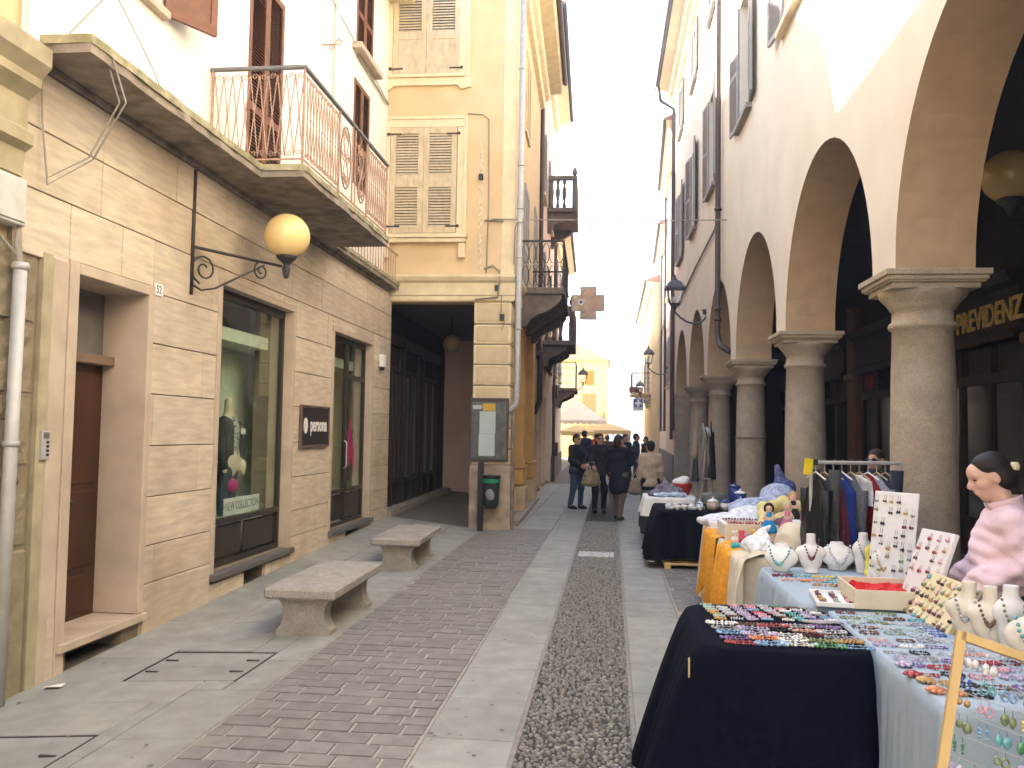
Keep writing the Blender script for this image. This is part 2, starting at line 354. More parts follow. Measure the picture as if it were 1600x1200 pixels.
lane(pav,-4.06,-3.45,-2.5,15.5,1.0,1.8,(H2,)); lane(pav,-3.45,-2.82,-2.5,15.5,.8,1.35,(H1,H2)); lane(pav,-2.82,-2.3,-2.5,15.5,.7,1.2,(H1,))
for h,ny in ((H1,2),(H2,1)):
    fr=MB(); x0,x1,y0,y1=h; g=.012
    for i in range(ny):
        slab(pav,x0+g,x1-g,y0+g+(y1-y0-2*g)*i/ny,y0+g+(y1-y0-2*g)*(i+1)/ny,.008,-.004,'hatch_cover')
    fr.box(x0,x0+g,y0,y1,-.05,-.002);fr.box(x1-g,x1,y0,y1,-.05,-.002);fr.box(x0+g,x1-g,y0,y0+g,-.05,-.002);fr.box(x0+g,x1-g,y1-g,y1,-.05,-.002)
    fr.v=[(a,b,c+gz(a,b)) for a,b,c in fr.v]; fr.build('hatch_frame',irondark,pav)
    lg=MB()
    for xx in (x0+.1,x1-.1):
        for yy in ((y0+y1)/2-.15,(y0+y1)/2+.15): lg.cbox(xx-.05,xx+.05,yy-.012,yy+.012,gz(xx,yy)-.01,gz(xx,yy)+.003,.004)
    lg.build('lifting_slot',irondark,pav)
lp=bed('stone_lane',-1.05,-.52,-3,60,-.02,jointm); lane(lp,-1.05,-.525,-2.5,34,.7,1.25)
lp2=bed('stone_lane',-2.3,-1.05,15.7,60,-.02,jointm); lane(lp2,-2.3,-1.66,15.75,30,.7,1.1); lane(lp2,-1.66,-1.05,15.75,30,.7,1.1)
rp=bed('stone_lane',.15,.66,-3,60,-.02,jointm); lane(rp,.155,.66,-2.5,34,.55,.95)
# porphyry setts in running bond
def setts(parent,x0,x1,y0,y1,limit):
    var=[]
    for k in range(5):
        m=MB().cbox(-.5,.5,-.5,.5,-.05,0,.02)
        for i,(a,b,c) in enumerate(m.v): m.v[i]=(a+random.uniform(-.012,.012),b+random.uniform(-.02,.02),c+random.uniform(-.0015,.0015))
        # keep bevel small in real units
        m.v=[(math.copysign(.5-(.5-abs(a))*.8,a),b,c if c>-.02 else -.04) for a,b,c in m.v]
        me=m.mesh('brick'); me.materials.append(porphyry); var.append(me)
    cells=[]; y=y0; r=0
    while y<y1:
        hgt=random.uniform(.155,.185); x=x0-(random.uniform(.02,.22) if r%2 else 0)
        while x<x1-.02:
            l=random.uniform(.21,.33); a=max(x,x0); b=min(x+l,x1)
            if x1-b<.07: b=x1
            if b-a>.06: cells.append((a,b,y,y+hgt))
            x=b if b==x1 else x+l
            if b==x1: break
        y+=hgt; r+=1
    cells.sort(key=lambda c:c[2]); rest=MB()
    for i,(a,b,c,d) in enumerate(cells):
        g=random.uniform(.011,.02); z=random.uniform(-.003,.004)+gz((a+b)/2,c)
        if i<limit: ob('brick',random.choice(var),None,parent,((a+b)/2,(c+d)/2,z),random.uniform(-.02,.02),(b-a-g,d-c-g*.9,1))
        else: rest.cbox(a+g/2,b-g/2,c+g/2,d-g/2,z-.04,z,.006)
    if rest.v: o=rest.build('brick_remainder',porphyry,parent); o['kind']='stuff'
bp=bed('brick_paving',-2.3,-1.05,2.5,15.7,-.007,mortar); setts(bp,-2.29,-1.06,3.6,15.7,300)
bp2=bed('brick_paving',.66,2.1,2.5,30,-.007,mortar); setts(bp2,.67,2.1,6.8,20,300)
# cobbled gutter strip: thousands of river pebbles set in earth
cb=bed('cobble_strip',-.525,.155,-3,60,-.012,earth)
n=7600; V=[];F=[];ph=[]
sp=.043; rows=int((17.5-4.0)/.035); cols=15
base=[(math.cos(q),math.sin(q)) for q in np.linspace(0,2*PI,7)[:-1]]
for j in range(rows):
    for i in range(cols):
        y=4.0+j*.035+rng.uniform(-.011,.011); x=-.492+(i+.5*(j%2))*.0425+rng.uniform(-.010,.010)
        if rng.random()<.06: continue
        a=rng.uniform(.0105,.022); b=a*rng.uniform(.45,.8); hh=rng.uniform(.008,.017); q=rng.normal(0,.5); cq,sq=math.cos(q),math.sin(q); n0=len(V); z0=-.012
        for rr,zz in ((1,-.006),(.92,hh*.45),(.55,hh*.92)):
            for ux,uy in base: u,v=ux*a*rr,uy*b*rr; V.append((x+u*cq-v*sq,y+u*sq+v*cq,z0+zz+.004))
        V.append((x,y,z0+hh+.004))
        for k in range(6):
            k2=(k+1)%6
            F+= [(n0+k,n0+k2,n0+6+k2,n0+6+k),(n0+6+k,n0+6+k2,n0+12+k2,n0+12+k),(n0+12+k,n0+12+k2,n0+18)]
m=MB(); m.v=V; m.f=F; o=m.build('pebbles',pebblem,cb,smooth=True,fix=False); o['kind']='stuff'
eg=MB()
for xx in (-.515,.145):
    y=2.5
    while y<34:
        l=random.uniform(.5,1.1); eg.cbox(xx-.014,xx+.014,y,y+l-.006,-.05,.002,.003); y+=l
eg.build('edging_strip',Q('edging_stone',(.27,.25,.22),.9,.2,14,objvar=.1),cb)
slab(cb,-.46,.06,12.5,13.0,.004,.002,'drain_slab',mt=Q('pale_slab',(.5,.5,.47),.8))
lit=MB()
for k in range(46):
    x,y=random.uniform(-4,.6),random.uniform(4.2,11); r=random.uniform(.006,.016); z=gz(x,y)+.004; q=random.random()*6
    lit.add([(x+r*math.cos(q+i*1.57)*random.uniform(.5,1.2),y+r*math.sin(q+i*1.57)*random.uniform(.5,1.2),z+random.uniform(0,.006)) for i in range(4)],[(0,1,2,3)])
o=lit.build('litter_specks',Q('litter',(.24,.2,.13),.9,.5,30)); tag(o,kind='stuff')
gum=MB()
for k in range(80):
    x=random.choice([random.uniform(-4,-2.35),random.uniform(-1.02,-.55),random.uniform(.18,.64)]); y=4.3+9*random.random()**1.5; r=random.uniform(.007,.018); z=gz(x,y)+.0045
    gum.add([(x+r*random.uniform(.7,1.2)*math.cos(q),y+r*random.uniform(.7,1.2)*math.sin(q),z) for q in np.linspace(0,2*PI,8)[:-1]],[tuple(range(7))])
o=gum.build('gum_spots',Q('old_gum',(.15,.145,.13),.9,.3,20)); tag(o,kind='stuff')
pp=MB(); pp.add([(-3.92,5.72,-.075),(-3.80,5.74,-.07),(-3.80,5.80,-.06),(-3.92,5.78,-.085)],[(0,1,2,3)]); pp.add([(-3.92,5.72,-.080),(-3.80,5.74,-.076),(-3.80,5.80,-.068),(-3.92,5.78,-.09)],[(3,2,1,0)])
tag(pp.build('paper_scrap',white),'scrap of white paper lying by the foot of the rough stone wall','litter')
# ============================================================ BENCHES
def bench(x,y,label,rz):
    t=thing('stone_bench',(x,y,0),label,'bench','granite benches beside the shop',rz)
    sl=MB().cbox(-.31,.31,0,1.62,.31,.41,.02)
    sl.v=[(a+random.uniform(-.004,.004),b+random.uniform(-.004,.004),c+random.uniform(-.003,.003)) for a,b,c in sl.v]; sl.build('seat',benchstone,t)
    pr=[(-.24,-.02),(.24,-.02),(.24,.03),(.21,.06),(.185,.12),(.18,.18),(.19,.24),(.22,.285),(.25,.31),(-.25,.31),(-.22,.285),(-.19,.24),(-.18,.18),(-.185,.12),(-.21,.06),(-.24,.03)]
    for y0 in (.14,1.30): MB().prism(pr,1,y0,y0+.18).build('leg',benchstone,t)
bench(-2.60,7.1,'granite bench nearer the camera, with its front leg on the slabs beside the setts',.01)
bench(-2.66,10.6,'granite bench farther off, standing before the dark portico and the shop door',.03)
# ============================================================ SHOP BUILDING (travertine ground floor, white plaster above)
LX=-4.05
sb=thing('shop_building',(LX,5.4,0),'cream travertine shop front with white plaster storey, balcony and brown shutters','building')
door=(6.1,7.12,.12,2.92); win1=(8.55,10.6,.26,3.25); win2=(12.25,14.28,.28,3.2)
openings=[door,win1,win2]; vents=[(6.2,6.95,-.3,.03),(9.3,9.9,-.3,.14),(13.0,13.75,-.3,.22)]
bk=MB(); wall_grid(bk,0,LX-.5,LX-.03,5.4,15.5,-.3,4.28,openings+vents); bk.build('backing_wall',travdark,sb,world=True)
zs=[-.3,.37,.70,1.13,1.58,2.04,2.49,2.94,3.41,3.85,4.27]
frames=[(6.0,7.2,-.3,2.99),(8.47,10.68,.16,3.31),(12.17,14.36,.20,3.26)]+vents
def cut(r,ops):
    out=[r]
    for o in ops:
        new=[]
        for a,b,c,d in out:
            if o[0]>=b or o[1]<=a or o[2]>=d or o[3]<=c: new.append((a,b,c,d)); continue
            if o[0]>a: new.append((a,o[0],c,d))
            if o[1]<b: new.append((o[1],b,c,d))
            lo,hi=max(a,o[0]),min(b,o[1])
            if o[3]<d: new.append((lo,hi,o[3],d))
            if o[2]>c: new.append((lo,hi,c,o[2]))
        out=new
    return out
for i,(z0,z1) in enumerate(zip(zs,zs[1:])):
    y=5.9 if z0<2.9 else 5.4; y-= .001
    while y<15.5:
        l=random.uniform(.85,1.75) if i<9 else random.uniform(.9,1.2); y2=min(y+l,15.5)
        if 15.5-y2<.35: y2=15.5
        for a,b,c,d in cut((y,y2,z0,z1),frames):
            if b-a<.03 or d-c<.02: continue
            g=.0045; m=MB().cbox(LX-.03,LX+random.uniform(-.002,.0025)+(.012 if i==0 else 0),a+g,b-g,c+g,d-g,.004); m.build('stone_slab',travertine,sb,world=True)
        y=y2
# door surround, sill, door
def box_part(name,mt,parent,*b,c=.006,**k): return MB().cbox(*b,c).build(name,mt,parent,world=True,**k)
for nm,b in (('door_jamb',(LX-.45,LX+.02,6.0,6.11,-.12,2.99)),('door_jamb',(LX-.45,LX+.02,7.11,7.2,.14,2.99)),('door_lintel',(LX-.45,LX+.021,6.112,7.108,2.90,2.985)),('door_step',(LX-.45,LX+.05,6.02,7.22,.07,.135))): box_part(nm,trimstone,sb,*b)
tr=MB().box(LX-.44,LX-.40,6.11,7.11,2.35,2.9).build('transom_panel',Q('transom_grey',(.16,.15,.13),.8,.2,5),sb,world=True)
box_part('transom_bar',Q('brown_stone',(.2,.13,.09),.6),sb,LX-.42,LX-.28,6.11,7.11,2.27,2.35)
dm=MB().box(LX-.43,LX-.39,6.11,7.11,.135,2.27); dr=dm.build('door',darkwood,sb,world=True)
for a,b in ((6.14,6.58),(6.62,7.08)):
    for c,d in ((.2,.5),(.56,1.2),(1.26,2.2)): MB().cbox(LX-.39,LX-.372,a+.03,b-.03,c,d,.008).build('panel',darkwood,dr,world=True)
for z in (.5,.53): pass
MB().cbox(LX-.39,LX-.35,6.59,6.61,.14,2.26,.004).build('astragal',darkwood,dr,world=True)
MB().cbox(LX-.39,LX-.345,6.12,6.6,.14,.48,.01).build('kick_panel',darkwood,dr,world=True)
MB().ball((LX-.345,6.66,1.12),.022).build('door_knob',irondark,dr,world=True,smooth=True)
for a,b,c,d in vents: MB().box(LX-.3,LX-.28,a,b,-.3,d).build('cellar_vent',black,sb,world=True)
# shop windows
def winframe(y0,y1,z0,z1,sill):
    for nm,b in (('window_jamb',(LX-.3,LX+.012,y0-.08,y0+.008,z0,z1-.009)),('window_jamb',(LX-.3,LX+.012,y1-.008,y1+.08,z0,z1-.009)),('window_head',(LX-.3,LX+.014,y0-.08,y1+.08,z1-.008,z1+.06))): box_part(nm,trimstone,sb,*b)
    box_part('window_sill',Q('slate_sill',(.13,.12,.115),.6),sb,LX-.35,LX+.07,y0-.1,y1+.1,sill-.05,sill+.02,c=.008)
winframe(8.55,10.6,.24,3.25,.235); winframe(12.25,14.28,.28,3.2,.255)
wd=thing_=None
def shopwin(y0,y1,z0,z1,zb,mull=None):
    y0+=.009; y1-=.009; z1-=.009; x=LX-.14; f=MB(); t=.05
    f.box(x-.03,x+.03,y0,y0+t,z0,z1); f.box(x-.03,x+.03,y1-t,y1,z0,z1); f.box(x-.03,x+.03,y0+t,y1-t,z1-.09,z1); f.box(x-.03,x+.03,y0+t,y1-t,zb-.03,zb+.03); f.box(x-.03,x+.03,y0+t,y1-t,z0,z0+.06)
    if mull: f.box(x-.032,x+.032,mull-.04,mull+.04,z0+.06,z1-.09); f.box(x-.031,x+.031,mull+.04,y1-t,2.55,2.63)
    fr=f.build('window_frame',bronzeframe,sb,world=True)
    ps=[y0+t]+([mull] if mull else [(y0+y1)/2])+[y1-t]
    for a,b in zip(ps,ps[1:]): MB().cbox(x-.02,x-.005,a+.03,b-.03,z0+.08,zb-.05,.01).build('kick_panel',bronzeframe,fr,world=True)
    for a,b in (zip(ps,ps[1:]) if mull else [(ps[0],ps[-1])]): MB().box(x-.006,x+.006,a,b,zb+.03,z1-.09).build('pane',shopglass,fr,world=True)
    return fr
w1=shopwin(8.55,10.6,.26,3.25,.74); w2=shopwin(12.25,14.28,.28,3.2,.80,13.3)
MB().tube([(LX-.11,13.2,1.15),(LX-.07,13.2,1.18),(LX-.07,13.2,1.55),(LX-.11,13.2,1.58)],.012).build('door_pull',zinc,w2,world=True)
pk=MB(); pk.prism([(13.42,1.25),(13.5,1.72),(13.62,1.95),(13.72,1.6),(13.9,1.35),(13.95,1.05),(13.7,1.3),(13.55,1.15)],0,LX-.151,LX-.147)
pk.build('pink_sticker',Q('pink_vinyl',(.75,.05,.25),.5),w2,world=True)
# rooms behind the glass
inr=Q('shop_interior',(.74,.77,.64),.9,.08,2); infl=Q('shop_floor',(.4,.38,.32),.7)
rm=MB(); 
for y0,y1,zf in ((8.3,11.85,.7),(12.0,14.6,.75)):
    x0,x1=LX-2.1,LX-.33
    rm.box(x0-.05,x0,y0,y1,zf-.1,3.6); rm.box(x0,x1,y0-.05,y0,zf-.1,3.6); rm.box(x0,x1,y1,y1+.05,zf-.1,3.6); rm.box(x0,x1,y0,y1,zf-.1,zf); rm.box(x0,x1,y0,y1,3.5,3.6)
    rm.box(x0,x1,y0,y1,2.75,2.9)
rm.build('shop_interior',inr,sb,world=True)
MB().box(LX-.82,LX-.78,10.25,11.8,.7,2.74).build('added_backdrop',Q('added_backdrop',(.76,.80,.66),.9),sb,world=True)  # pale backdrop added close to the glass in place of interior light
box_part('counter',Q('counter_wood',(.5,.42,.28),.6),sb,LX-1.4,LX-.5,12.2,13.1,.75,1.0)
# mannequin in the window
mn=thing('mannequin',(LX-.45,9.78,.7),'headless shop mannequin in grey jacket and patterned top behind the display window','mannequin')
cream=Q('mannequin_cream',(.72,.62,.45),.6)
sdf_mesh([('c',(0,0,1.18),(0,0,1.36),.05,.05),('e',(0,0,1.0),(.12,.18,.2)),('e',(0,0,.72),(.12,.16,.22)),('c',(0,.19,1.08),(.03,.24,.8),.045,.04),('c',(.03,.24,.8),(.1,.2,.6),.038,.03),('c',(.1,.2,.6),(.12,.19,.5),.03,.02),('c',(0,-.19,1.08),(.03,-.24,.8),.045,.04),('c',(.03,-.24,.8),(.08,-.22,.55),.038,.025),('c',(0,.07,.7),(0,.08,.05),.09,.05),('c',(0,-.07,.7),(0,-.08,.05),.09,.05)],.018,.03).build('torso',cream,mn,smooth=True)
MB().lathe([(.16,0),(.16,.02),(.03,.03),(.02,.06)],(0,0,0),16).build('stand',zinc,mn)
sdf_mesh([('e',(-.01,0,1.0),(.135,.2,.21)),('e',(0,0,.76),(.13,.19,.24)),('c',(0,.2,1.08),(.03,.25,.8),.06,.055),('c',(.03,.25,.8),(.09,.21,.62),.055,.045),('c',(0,-.2,1.08),(.03,-.25,.8),.06,.055),('c',(.03,-.25,.8),(.07,-.22,.6),.055,.045)],.018,.03,cut=[('e',(.13,0,.95),(.09,.07,.5))]).build('jacket',Q('charcoal_wool',(.06,.06,.06),.9,.2,30),mn,smooth=True)
sdf_mesh([('e',(.02,0,1.0),(.115,.12,.22)),('e',(.02,0,.74),(.11,.12,.2))],.018).build('blouse',Q('patterned_cloth',(.35,.34,.32),.9,.9,45),mn,smooth=True)
sdf_mesh([('c',(0,.075,.66),(0,.09,.05),.105,.06),('c',(0,-.075,.66),(0,-.09,.05),.105,.06)],.018).build('trousers',Q('dark_denim',(.05,.07,.1),.9,.15,20),mn,smooth=True)
MB().box(.15,.155,.02,.14,.98,1.05).build('price_card',white,mn)
hb=sdf_mesh([('e',(0,0,.09),(.05,.11,.09))],.015); tag(hb.build('handbag',Q('magenta_leather',(.45,.03,.18),.5),loc=(LX-.36,9.75,.98),smooth=True),'magenta handbag held up beside the mannequin in the shop window','bag')
MB  # card with lettering
cd=thing('window_card',(LX-.175,9.62,.775),'white card lettered NEW COLLECTION standing inside the display window','sign')
MB().box(-.006,0,-.48,.48,.0,.19).build('card',Q('card_white',(.75,.75,.68),.6),cd)
letters('lettering','+NEW COLLECTION+',.135,Q('grey_ink',(.25,.25,.24),.6),cd,(.002,0,.095),WALLX,.001,.76)
# sign, number plate, lamp, alarm, sensor
sg=thing('shop_sign',(LX+.005,11.45,1.54),'black rectangular shop sign with white lettering between the two windows','sign')
MB().cbox(0,.03,-.53,.53,0,.50,.006).build('panel',black,sg); f=MB()
for b in ((.0,.04,-.56,-.53,-.03,.53),(0,.04,.53,.56,-.03,.53),(0,.04,-.53,.53,-.03,0),(0,.04,-.53,.53,.50,.53)): f.box(*b)
f.build('frame',Q('sign_frame',(.14,.09,.08),.5),sg)
letters('lettering','persona',.265,white,sg,(.034,.11,.265),WALLX,.002,.78,.006)
MB().lathe([(.10,0),(.10,.006),(.085,.008)],(0,0,0),28).xf(Matrix.Translation((.032,-.405,.255))@Matrix.Rotation(PI/2,4,'Y')@Matrix.Diagonal((1.05,.75,1,1))).build('emblem',white,sg)
npl=thing('house_number_plate',(LX+.004,7.275,2.92),'small white house number plate reading 52 beside the door','sign')
MB().cbox(0,.008,-.075,.075,0,.11,.003).build('plate',white,npl); letters('lettering','52',.1,black,npl,(.0085,0,.055),WALLX,.001,.9)
al=thing('alarm_box',(LX+.005,14.75,2.85),'small white alarm sensor box on the stone wall above the shop door corner','sensor')
MB().cbox(0,.1,-.07,.07,0,.22,.015).build('housing',white,al); MB().ball((.05,0,-.02),.04).build('lens',black,al,smooth=True)
lt=thing('globe_lamp',(LX,7.87,3.03),'amber globe lamp on a scrolled iron bracket above the shop','lamp')
b=MB(); b.box(0,.02,-.018,.018,0,1.22); gx=(.53,1.13)   # globe hangs out over the pavement
q=(.50,1.12)
b.tube([(.0,0,.47),(.50,1.02,.47)],.016); d=Vector((.50,1.02,0)).normalized()
def inplane(pts): return [(d.x*u,d.y*u,z) for u,z in pts]
b.tube(inplane([(.02,.1),(.12,.06),(.28,.10),(.5,.22),(.75,.36),(.9,.44)]),.011)
def sp2(cu,cz,r,t,a0,sgn): return inplane([(cu+r*(1-.78*i/18)*math.cos(a0+sgn*t*2*PI*i/18),cz+r*(1-.78*i/18)*math.sin(a0+sgn*t*2*PI*i/18)) for i in range(19)])
b.tube(sp2(.15,.27,.16,1.6,-1.9,-1),.010); b.tube(sp2(.86,.37,.10,1.5,1.9,1),.010)
b.build('bracket',irondark,lt,smooth=True)
gxy=(.53,1.08)
MB().lathe([(.02,-.12),(.03,-.10),(.045,-.02),(.03,.02),(.05,.05),(.10,.09),(.115,.12),(.0,.12)],(gxy[0],gxy[1],.47),20).build('holder',irondark,lt,smooth=True)
MB().ball((gxy[0],gxy[1],.47+.34),.245,32,20).build('globe',globem,lt,smooth=True)
# white upper storey with shutters
UX=-4.2
uw=MB(); ups=[(9.33,10.36,4.5,7.14),(13.35,14.25,5.75,7.48),(13.4,14.36,8.02,9.6),(6.85,7.4,5.62,7.3),(9.33,10.36,8.1,9.6)]
wall_grid(uw,0,UX-.4,UX,5.45,15.5,4.27,9.75,ups); uw.build('upper_wall',whiteplaster,sb,world=True)
for i,(a,b_,c,d_) in enumerate(ups):
    MB().box(UX-.3,UX-.26,a,b_,c,d_).build('window_glass',darkglass,sb,world=True)
    if i==3: continue
    hw=(b_-a)/2; h=d_-c
    for k in (0,1):
        pn=[(.08,h*.36,'l'),(h*.36+.09,h-.08,'l')]
        shutter(sb,(UX-LX-.01,a+hw*k-5.4,c),PI/2,hw-.004,h,pn,brownpaint,None,True,.042)
box_part('window_sill',trimstone,sb,UX-.02,UX+.16,13.2,14.5,7.9,8.0); box_part('window_sill',trimstone,sb,UX-.02,UX+.08,6.8,7.45,5.54,5.62)
shutter(sb,(UX-LX+.03,7.42-5.4,5.58),R(60),.55,1.75,[(.1,.8,'s'),(.9,1.65,'l')],brownpaint,None,True)
ev=MB().prism([(UX-.4,9.75),(UX+.45,9.75),(UX+.5,9.82),(UX+.5,9.9),(UX-.4,9.9)],1,5.3,15.45); ev.build('eave',ochrelight,sb,world=True)
rf=MB().prism([(UX-.3,9.9),(UX+.58,9.9),(UX+.58,9.97),(UX-5,12.2),(UX-9,10.0)],1,5.3,15.45); rf.build('roof',rooftile,sb,world=True)
bd=MB(); bd.box(LX-8,LX-2.35,5.45,15.45,-.3,9.8); bd.build('rear_wall',whiteplaster,sb,world=True)
# balcony in three widths
bl=MB(); z0,z1=4.33,4.45; BS=((-3.6,5.46,8.4),(-3.15,8.4,11.75),(-3.9,11.75,15.4))
for x1,ya,yb in BS:
    nn=int((yb-ya)/.15); poly=[(UX-.01,ya),(x1,ya)]+[(x1+random.uniform(-.012,.008),ya+(yb-ya)*i/nn) for i in range(1,nn)]+[(x1,yb),(UX-.01,yb)]
    bl.prism(poly,2,z0,z1-.035)
bo=bl.build('balcony',concrete,sb,world=True)
eg=MB()
for x1,ya,yb in BS:
    nn=int((yb-ya)/.1); x1+=.012
    poly=[(UX-.005,ya-.012)]+[(UX+(x1-UX)*i/6,ya-.012+random.uniform(-.006,.006)) for i in range(1,6)]+[(x1+random.uniform(-.009,.007),ya+(yb-ya)*i/nn) for i in range(nn+1)]+[(UX-.005,yb+.01)]
    eg.prism(poly,2,z1-.05+.001*x1,z1+.012+.001*x1)
eg.build('slab_edge',mossy,bo,world=True)
box_part('wall_moulding',concrete,sb,UX-.01,LX+.03,5.5,15.2,4.275,4.329)
rl=MB(); zb,zt=4.52,5.47; X1=-3.18; N0=8.43
def zig(P0,P1,n):
    P0=Vector(P0);P1=Vector(P1); D=P1-P0; ln=D.length; pl='xz' if abs(D.x)>abs(D.y) else 'yz'; Z=lambda k:Vector((0,0,k)); hh=zt-zb
    for i in range(n):
        for s_ in (0,1):
            a=P0+D*((i+s_*.5)/n); c=P0+D*((i+.5+s_*.5)/n)
            rl.tube([a+Z(.04),a*.5+c*.5+Z(hh*.5),c+Z(hh-.05)],.0065,5); rl.tube([c+Z(.04),a*.5+c*.5+Z(hh*.5),a+Z(hh-.05)],.0065,5)
        for q_,s_ in ((.25,1),(.75,-1)):
            m_=P0+D*((i+q_)/n)
            for zz,a0 in ((.07,PI),(hh-.07,0)): rl.tube(spiral((m_.x,m_.y,zb+zz),.035,1.2,pl,9,a0,s_),.005,4)
            rl.ball((m_.x,m_.y,zb+hh*.5),.013,6,4)
zig((UX+.05,N0,zb),(X1,N0,zb),5)
zig((X1,N0+.07,zb),(X1,9.6,zb),6); zig((X1,10.75,zb),(X1,11.7,zb),5)
for yy in (9.6,10.12,10.24,10.75): rl.box(X1-.008,X1+.008,yy-.008,yy+.008,zb,zt)
for cy in (9.86,10.5):
    for a in (0,1):
        rl.tube([(X1,cy+.19*math.cos(t),zb+.47+.37*math.sin(t)) for t in np.linspace(0,2*PI,25)[:-1]],.009,5,True)
        rl.tube([(X1,cy+(.09-.18*a)*math.sin(t*2),zb+.47+.3*math.cos(t)) for t in np.linspace(0,PI,16)],.007,4)
        for zz in (.2,.47,.74): rl.tube(spiral((X1,cy+.07*(1-2*a),zb+zz),.08,1.6,'yz',14,a*PI,1-2*a),.007,4)
rl.box(UX,X1,N0-.006,N0+.006,zb-.005,zb+.012); rl.box(X1-.006,X1+.006,N0,11.72,zb-.006,zb+.013)
for px,py in ((X1,N0),(X1,11.72),(UX+.03,N0),(X1,9.6),(X1,10.75)): rl.box(px-.011,px+.011,py-.011,py+.011,z1,zt)
rl.build('railing',ironrust,bo,world=True)
hr=MB(); hr.cbox(UX-.02,X1+.025,N0-.025,N0+.025,zt,zt+.035,.006); hr.cbox(X1-.024,X1+.026,N0+.026,11.76,zt+.001,zt+.036,.006); hr.build('handrail',greyrail,bo,world=True)
zig2=MB()
for i in range(21): y=11.95+i*.165; zig2.box(-3.94,-3.928,y,y+.012,z1+.03,z1+.5)
zig2.box(-3.945,-3.923,11.85,15.4,z1+.5,z1+.53); zig2.build('low_railing',ironrust,bo,world=True)
# wall hardware on the white storey
hw=MB(); hw.tube([(UX+.05,12.3,4.5),(UX+.05,12.3,9.7)],.035,8); hw.build('plaster_downpipe',whiteplaster,sb,world=True)
sc=MB(); sc.tube([(UX,11.8,7.3),(UX+.2,11.8,7.3)],.012); sc.tube(spiral((UX+.14,11.8,7.25),.05,1.3,'xz',10),.008); sc.tube(spiral((UX+.24,11.8,7.32),.06,1.3,'xz',10),.01); sc.build('iron_wall_bracket',ironrust,sb,world=True)
wr=MB(); wr.tube([(UX+.03,8.9,9.6),(UX+.04,12.0,8.1),(UX+.05,15.35,7.78)],.009,5); wr.tube([(UX+.03,13.4,7.86),(UX+.04,15.3,7.76)],.016,5)
for off in (0,.05): wr.tube([(-3.66+off,5.7,4.47),(-3.58+off,5.8,4.1),(-3.8,5.8+off,3.7),(-3.99,5.62,3.5-off),(-4.02,5.58,3.9),(-4.0,5.5,4.47)],.0075,5)
wr.tube([(-4.15,5.9,4.6),(-4.17,6.6,5.4),(-4.15,7.2,5.0),(-4.0,7.4,4.5)],.006,5); wr.tube([(-3.7,6.5,4.47),(-3.66,6.6,4.51),(-3.66,6.9,4.5),(-3.7,7.0,4.47)],.01,5)
wr.build('loose_cables',Q('old_cable',(.3,.27,.22),.7),sb,world=True)
# ============================================================ NEIGHBOUR BUILDING with rusticated pitted stone
nb=thing('neighbour_building',(LX,-6,0),'ochre building edge with pitted rusticated stone blocks at the left margin','building')
MB().box(LX-8,LX-.06,-6,5.44,-.3,10.5).build('wall',ochre,nb,world=True); MB().box(LX-.5,LX-.051,5.44,5.9,-.3,3.0).build('wall_return',tufa,nb,world=True)
rz=[.9,1.46,1.96,2.46,3.02]
for z0_,z1_ in zip(rz,rz[1:]):
    y=5.68
    while y>-2:
        l=random.uniform(.75,1.1) if y<5.6 else .72
        m=MB().grid(lambda u,v:(LX-.02+random.uniform(-.012,.012)*(0<u<1 and 0<v<1),y-l+.02+(l-.04)*u,z0_+.02+(z1_-z0_-.04)*v),9,7)
        m.cbox(LX-.08,LX-.03,y-l+.012,y-.012,z0_+.012,z1_-.012,.012); m.build('stone_block',tufa,nb,world=True,fix=False); y-=l
box_part('plinth',tufa,nb,LX-.08,LX+.0,-2,5.68,-.3,.88,c=.015)
box_part('pilaster_strip',tufatrim,nb,LX-.08,LX+.02,5.70,5.80,-.3,2.99,c=.012); box_part('pilaster_strip',trimstone,nb,LX-.08,LX+.012,5.805,5.995,-.3,2.97,c=.01)
co_=MB().prism([(LX-.06,3.45),(LX+.02,3.45),(LX+.03,3.62),(LX+.09,3.66),(LX+.09,3.74),(LX+.04,3.78),(LX+.04,3.98),(LX+.13,4.06),(LX+.13,4.12),(LX+.2,4.2),(LX+.2,4.33),(LX-.06,4.36)],1,-6,5.42); co_.build('cornice',tufatrim,nb,world=True)
box_part('junction_box',Q('box_grey',(.55,.54,.5),.6),nb,LX-.06,LX+.06,4.6,5.42,3.1,3.42); box_part('junction_lid',Q('box_grey'),nb,LX+.06,LX+.072,5.0,5.40,3.12,3.40)
dp=MB(); dp.tube([(LX+.05,5.38,-.1),(LX+.05,5.40,2.84)],.045,10); dp.lathe([(.05,0),(.058,.02),(.05,.05)],(LX+.05,5.40,2.8),10); dp.lathe([(.05,0),(.056,.02),(.05,.04)],(LX+.05,5.39,1.6),10); dp.build('downpipe',zinc,nb,world=True,smooth=True)
cbx=MB(); 
for k in range(3): cbx.tube([(LX+.05,5.39+.012*k,2.82),(LX+.04,5.36+.02*k,2.95),(LX+.03,5.38+.015*k,3.05),(LX+.03,5.42-.02*k,3.12)],.012,6)
cbx.tube([(LX+.04,5.36,2.9),(LX+.03,5.2,3.0),(LX+.03,5.0,2.95)],.012,6); cbx.build('cables',Q('old_cable'),nb,world=True)
wp=MB(); wp.tube([(LX+.03,5.44,4.35),(LX+.04,5.43,9.5)],.05,8); wp.build('corner_pipe',whiteplaster,nb,world=True)
ic=thing('intercom',(LX+.0,5.77,1.5),'grey intercom panel with buttons on the rough stone pilaster','intercom')
MB().cbox(.015,.04,-.045,.045,0,.21,.005).build('panel',zinc,ic)
for k in range(4): MB().cbox(.04,.045,.0,.03,.03+k*.03,.045+k*.03,.002).build('button',black,ic)
sp_=MB(); 
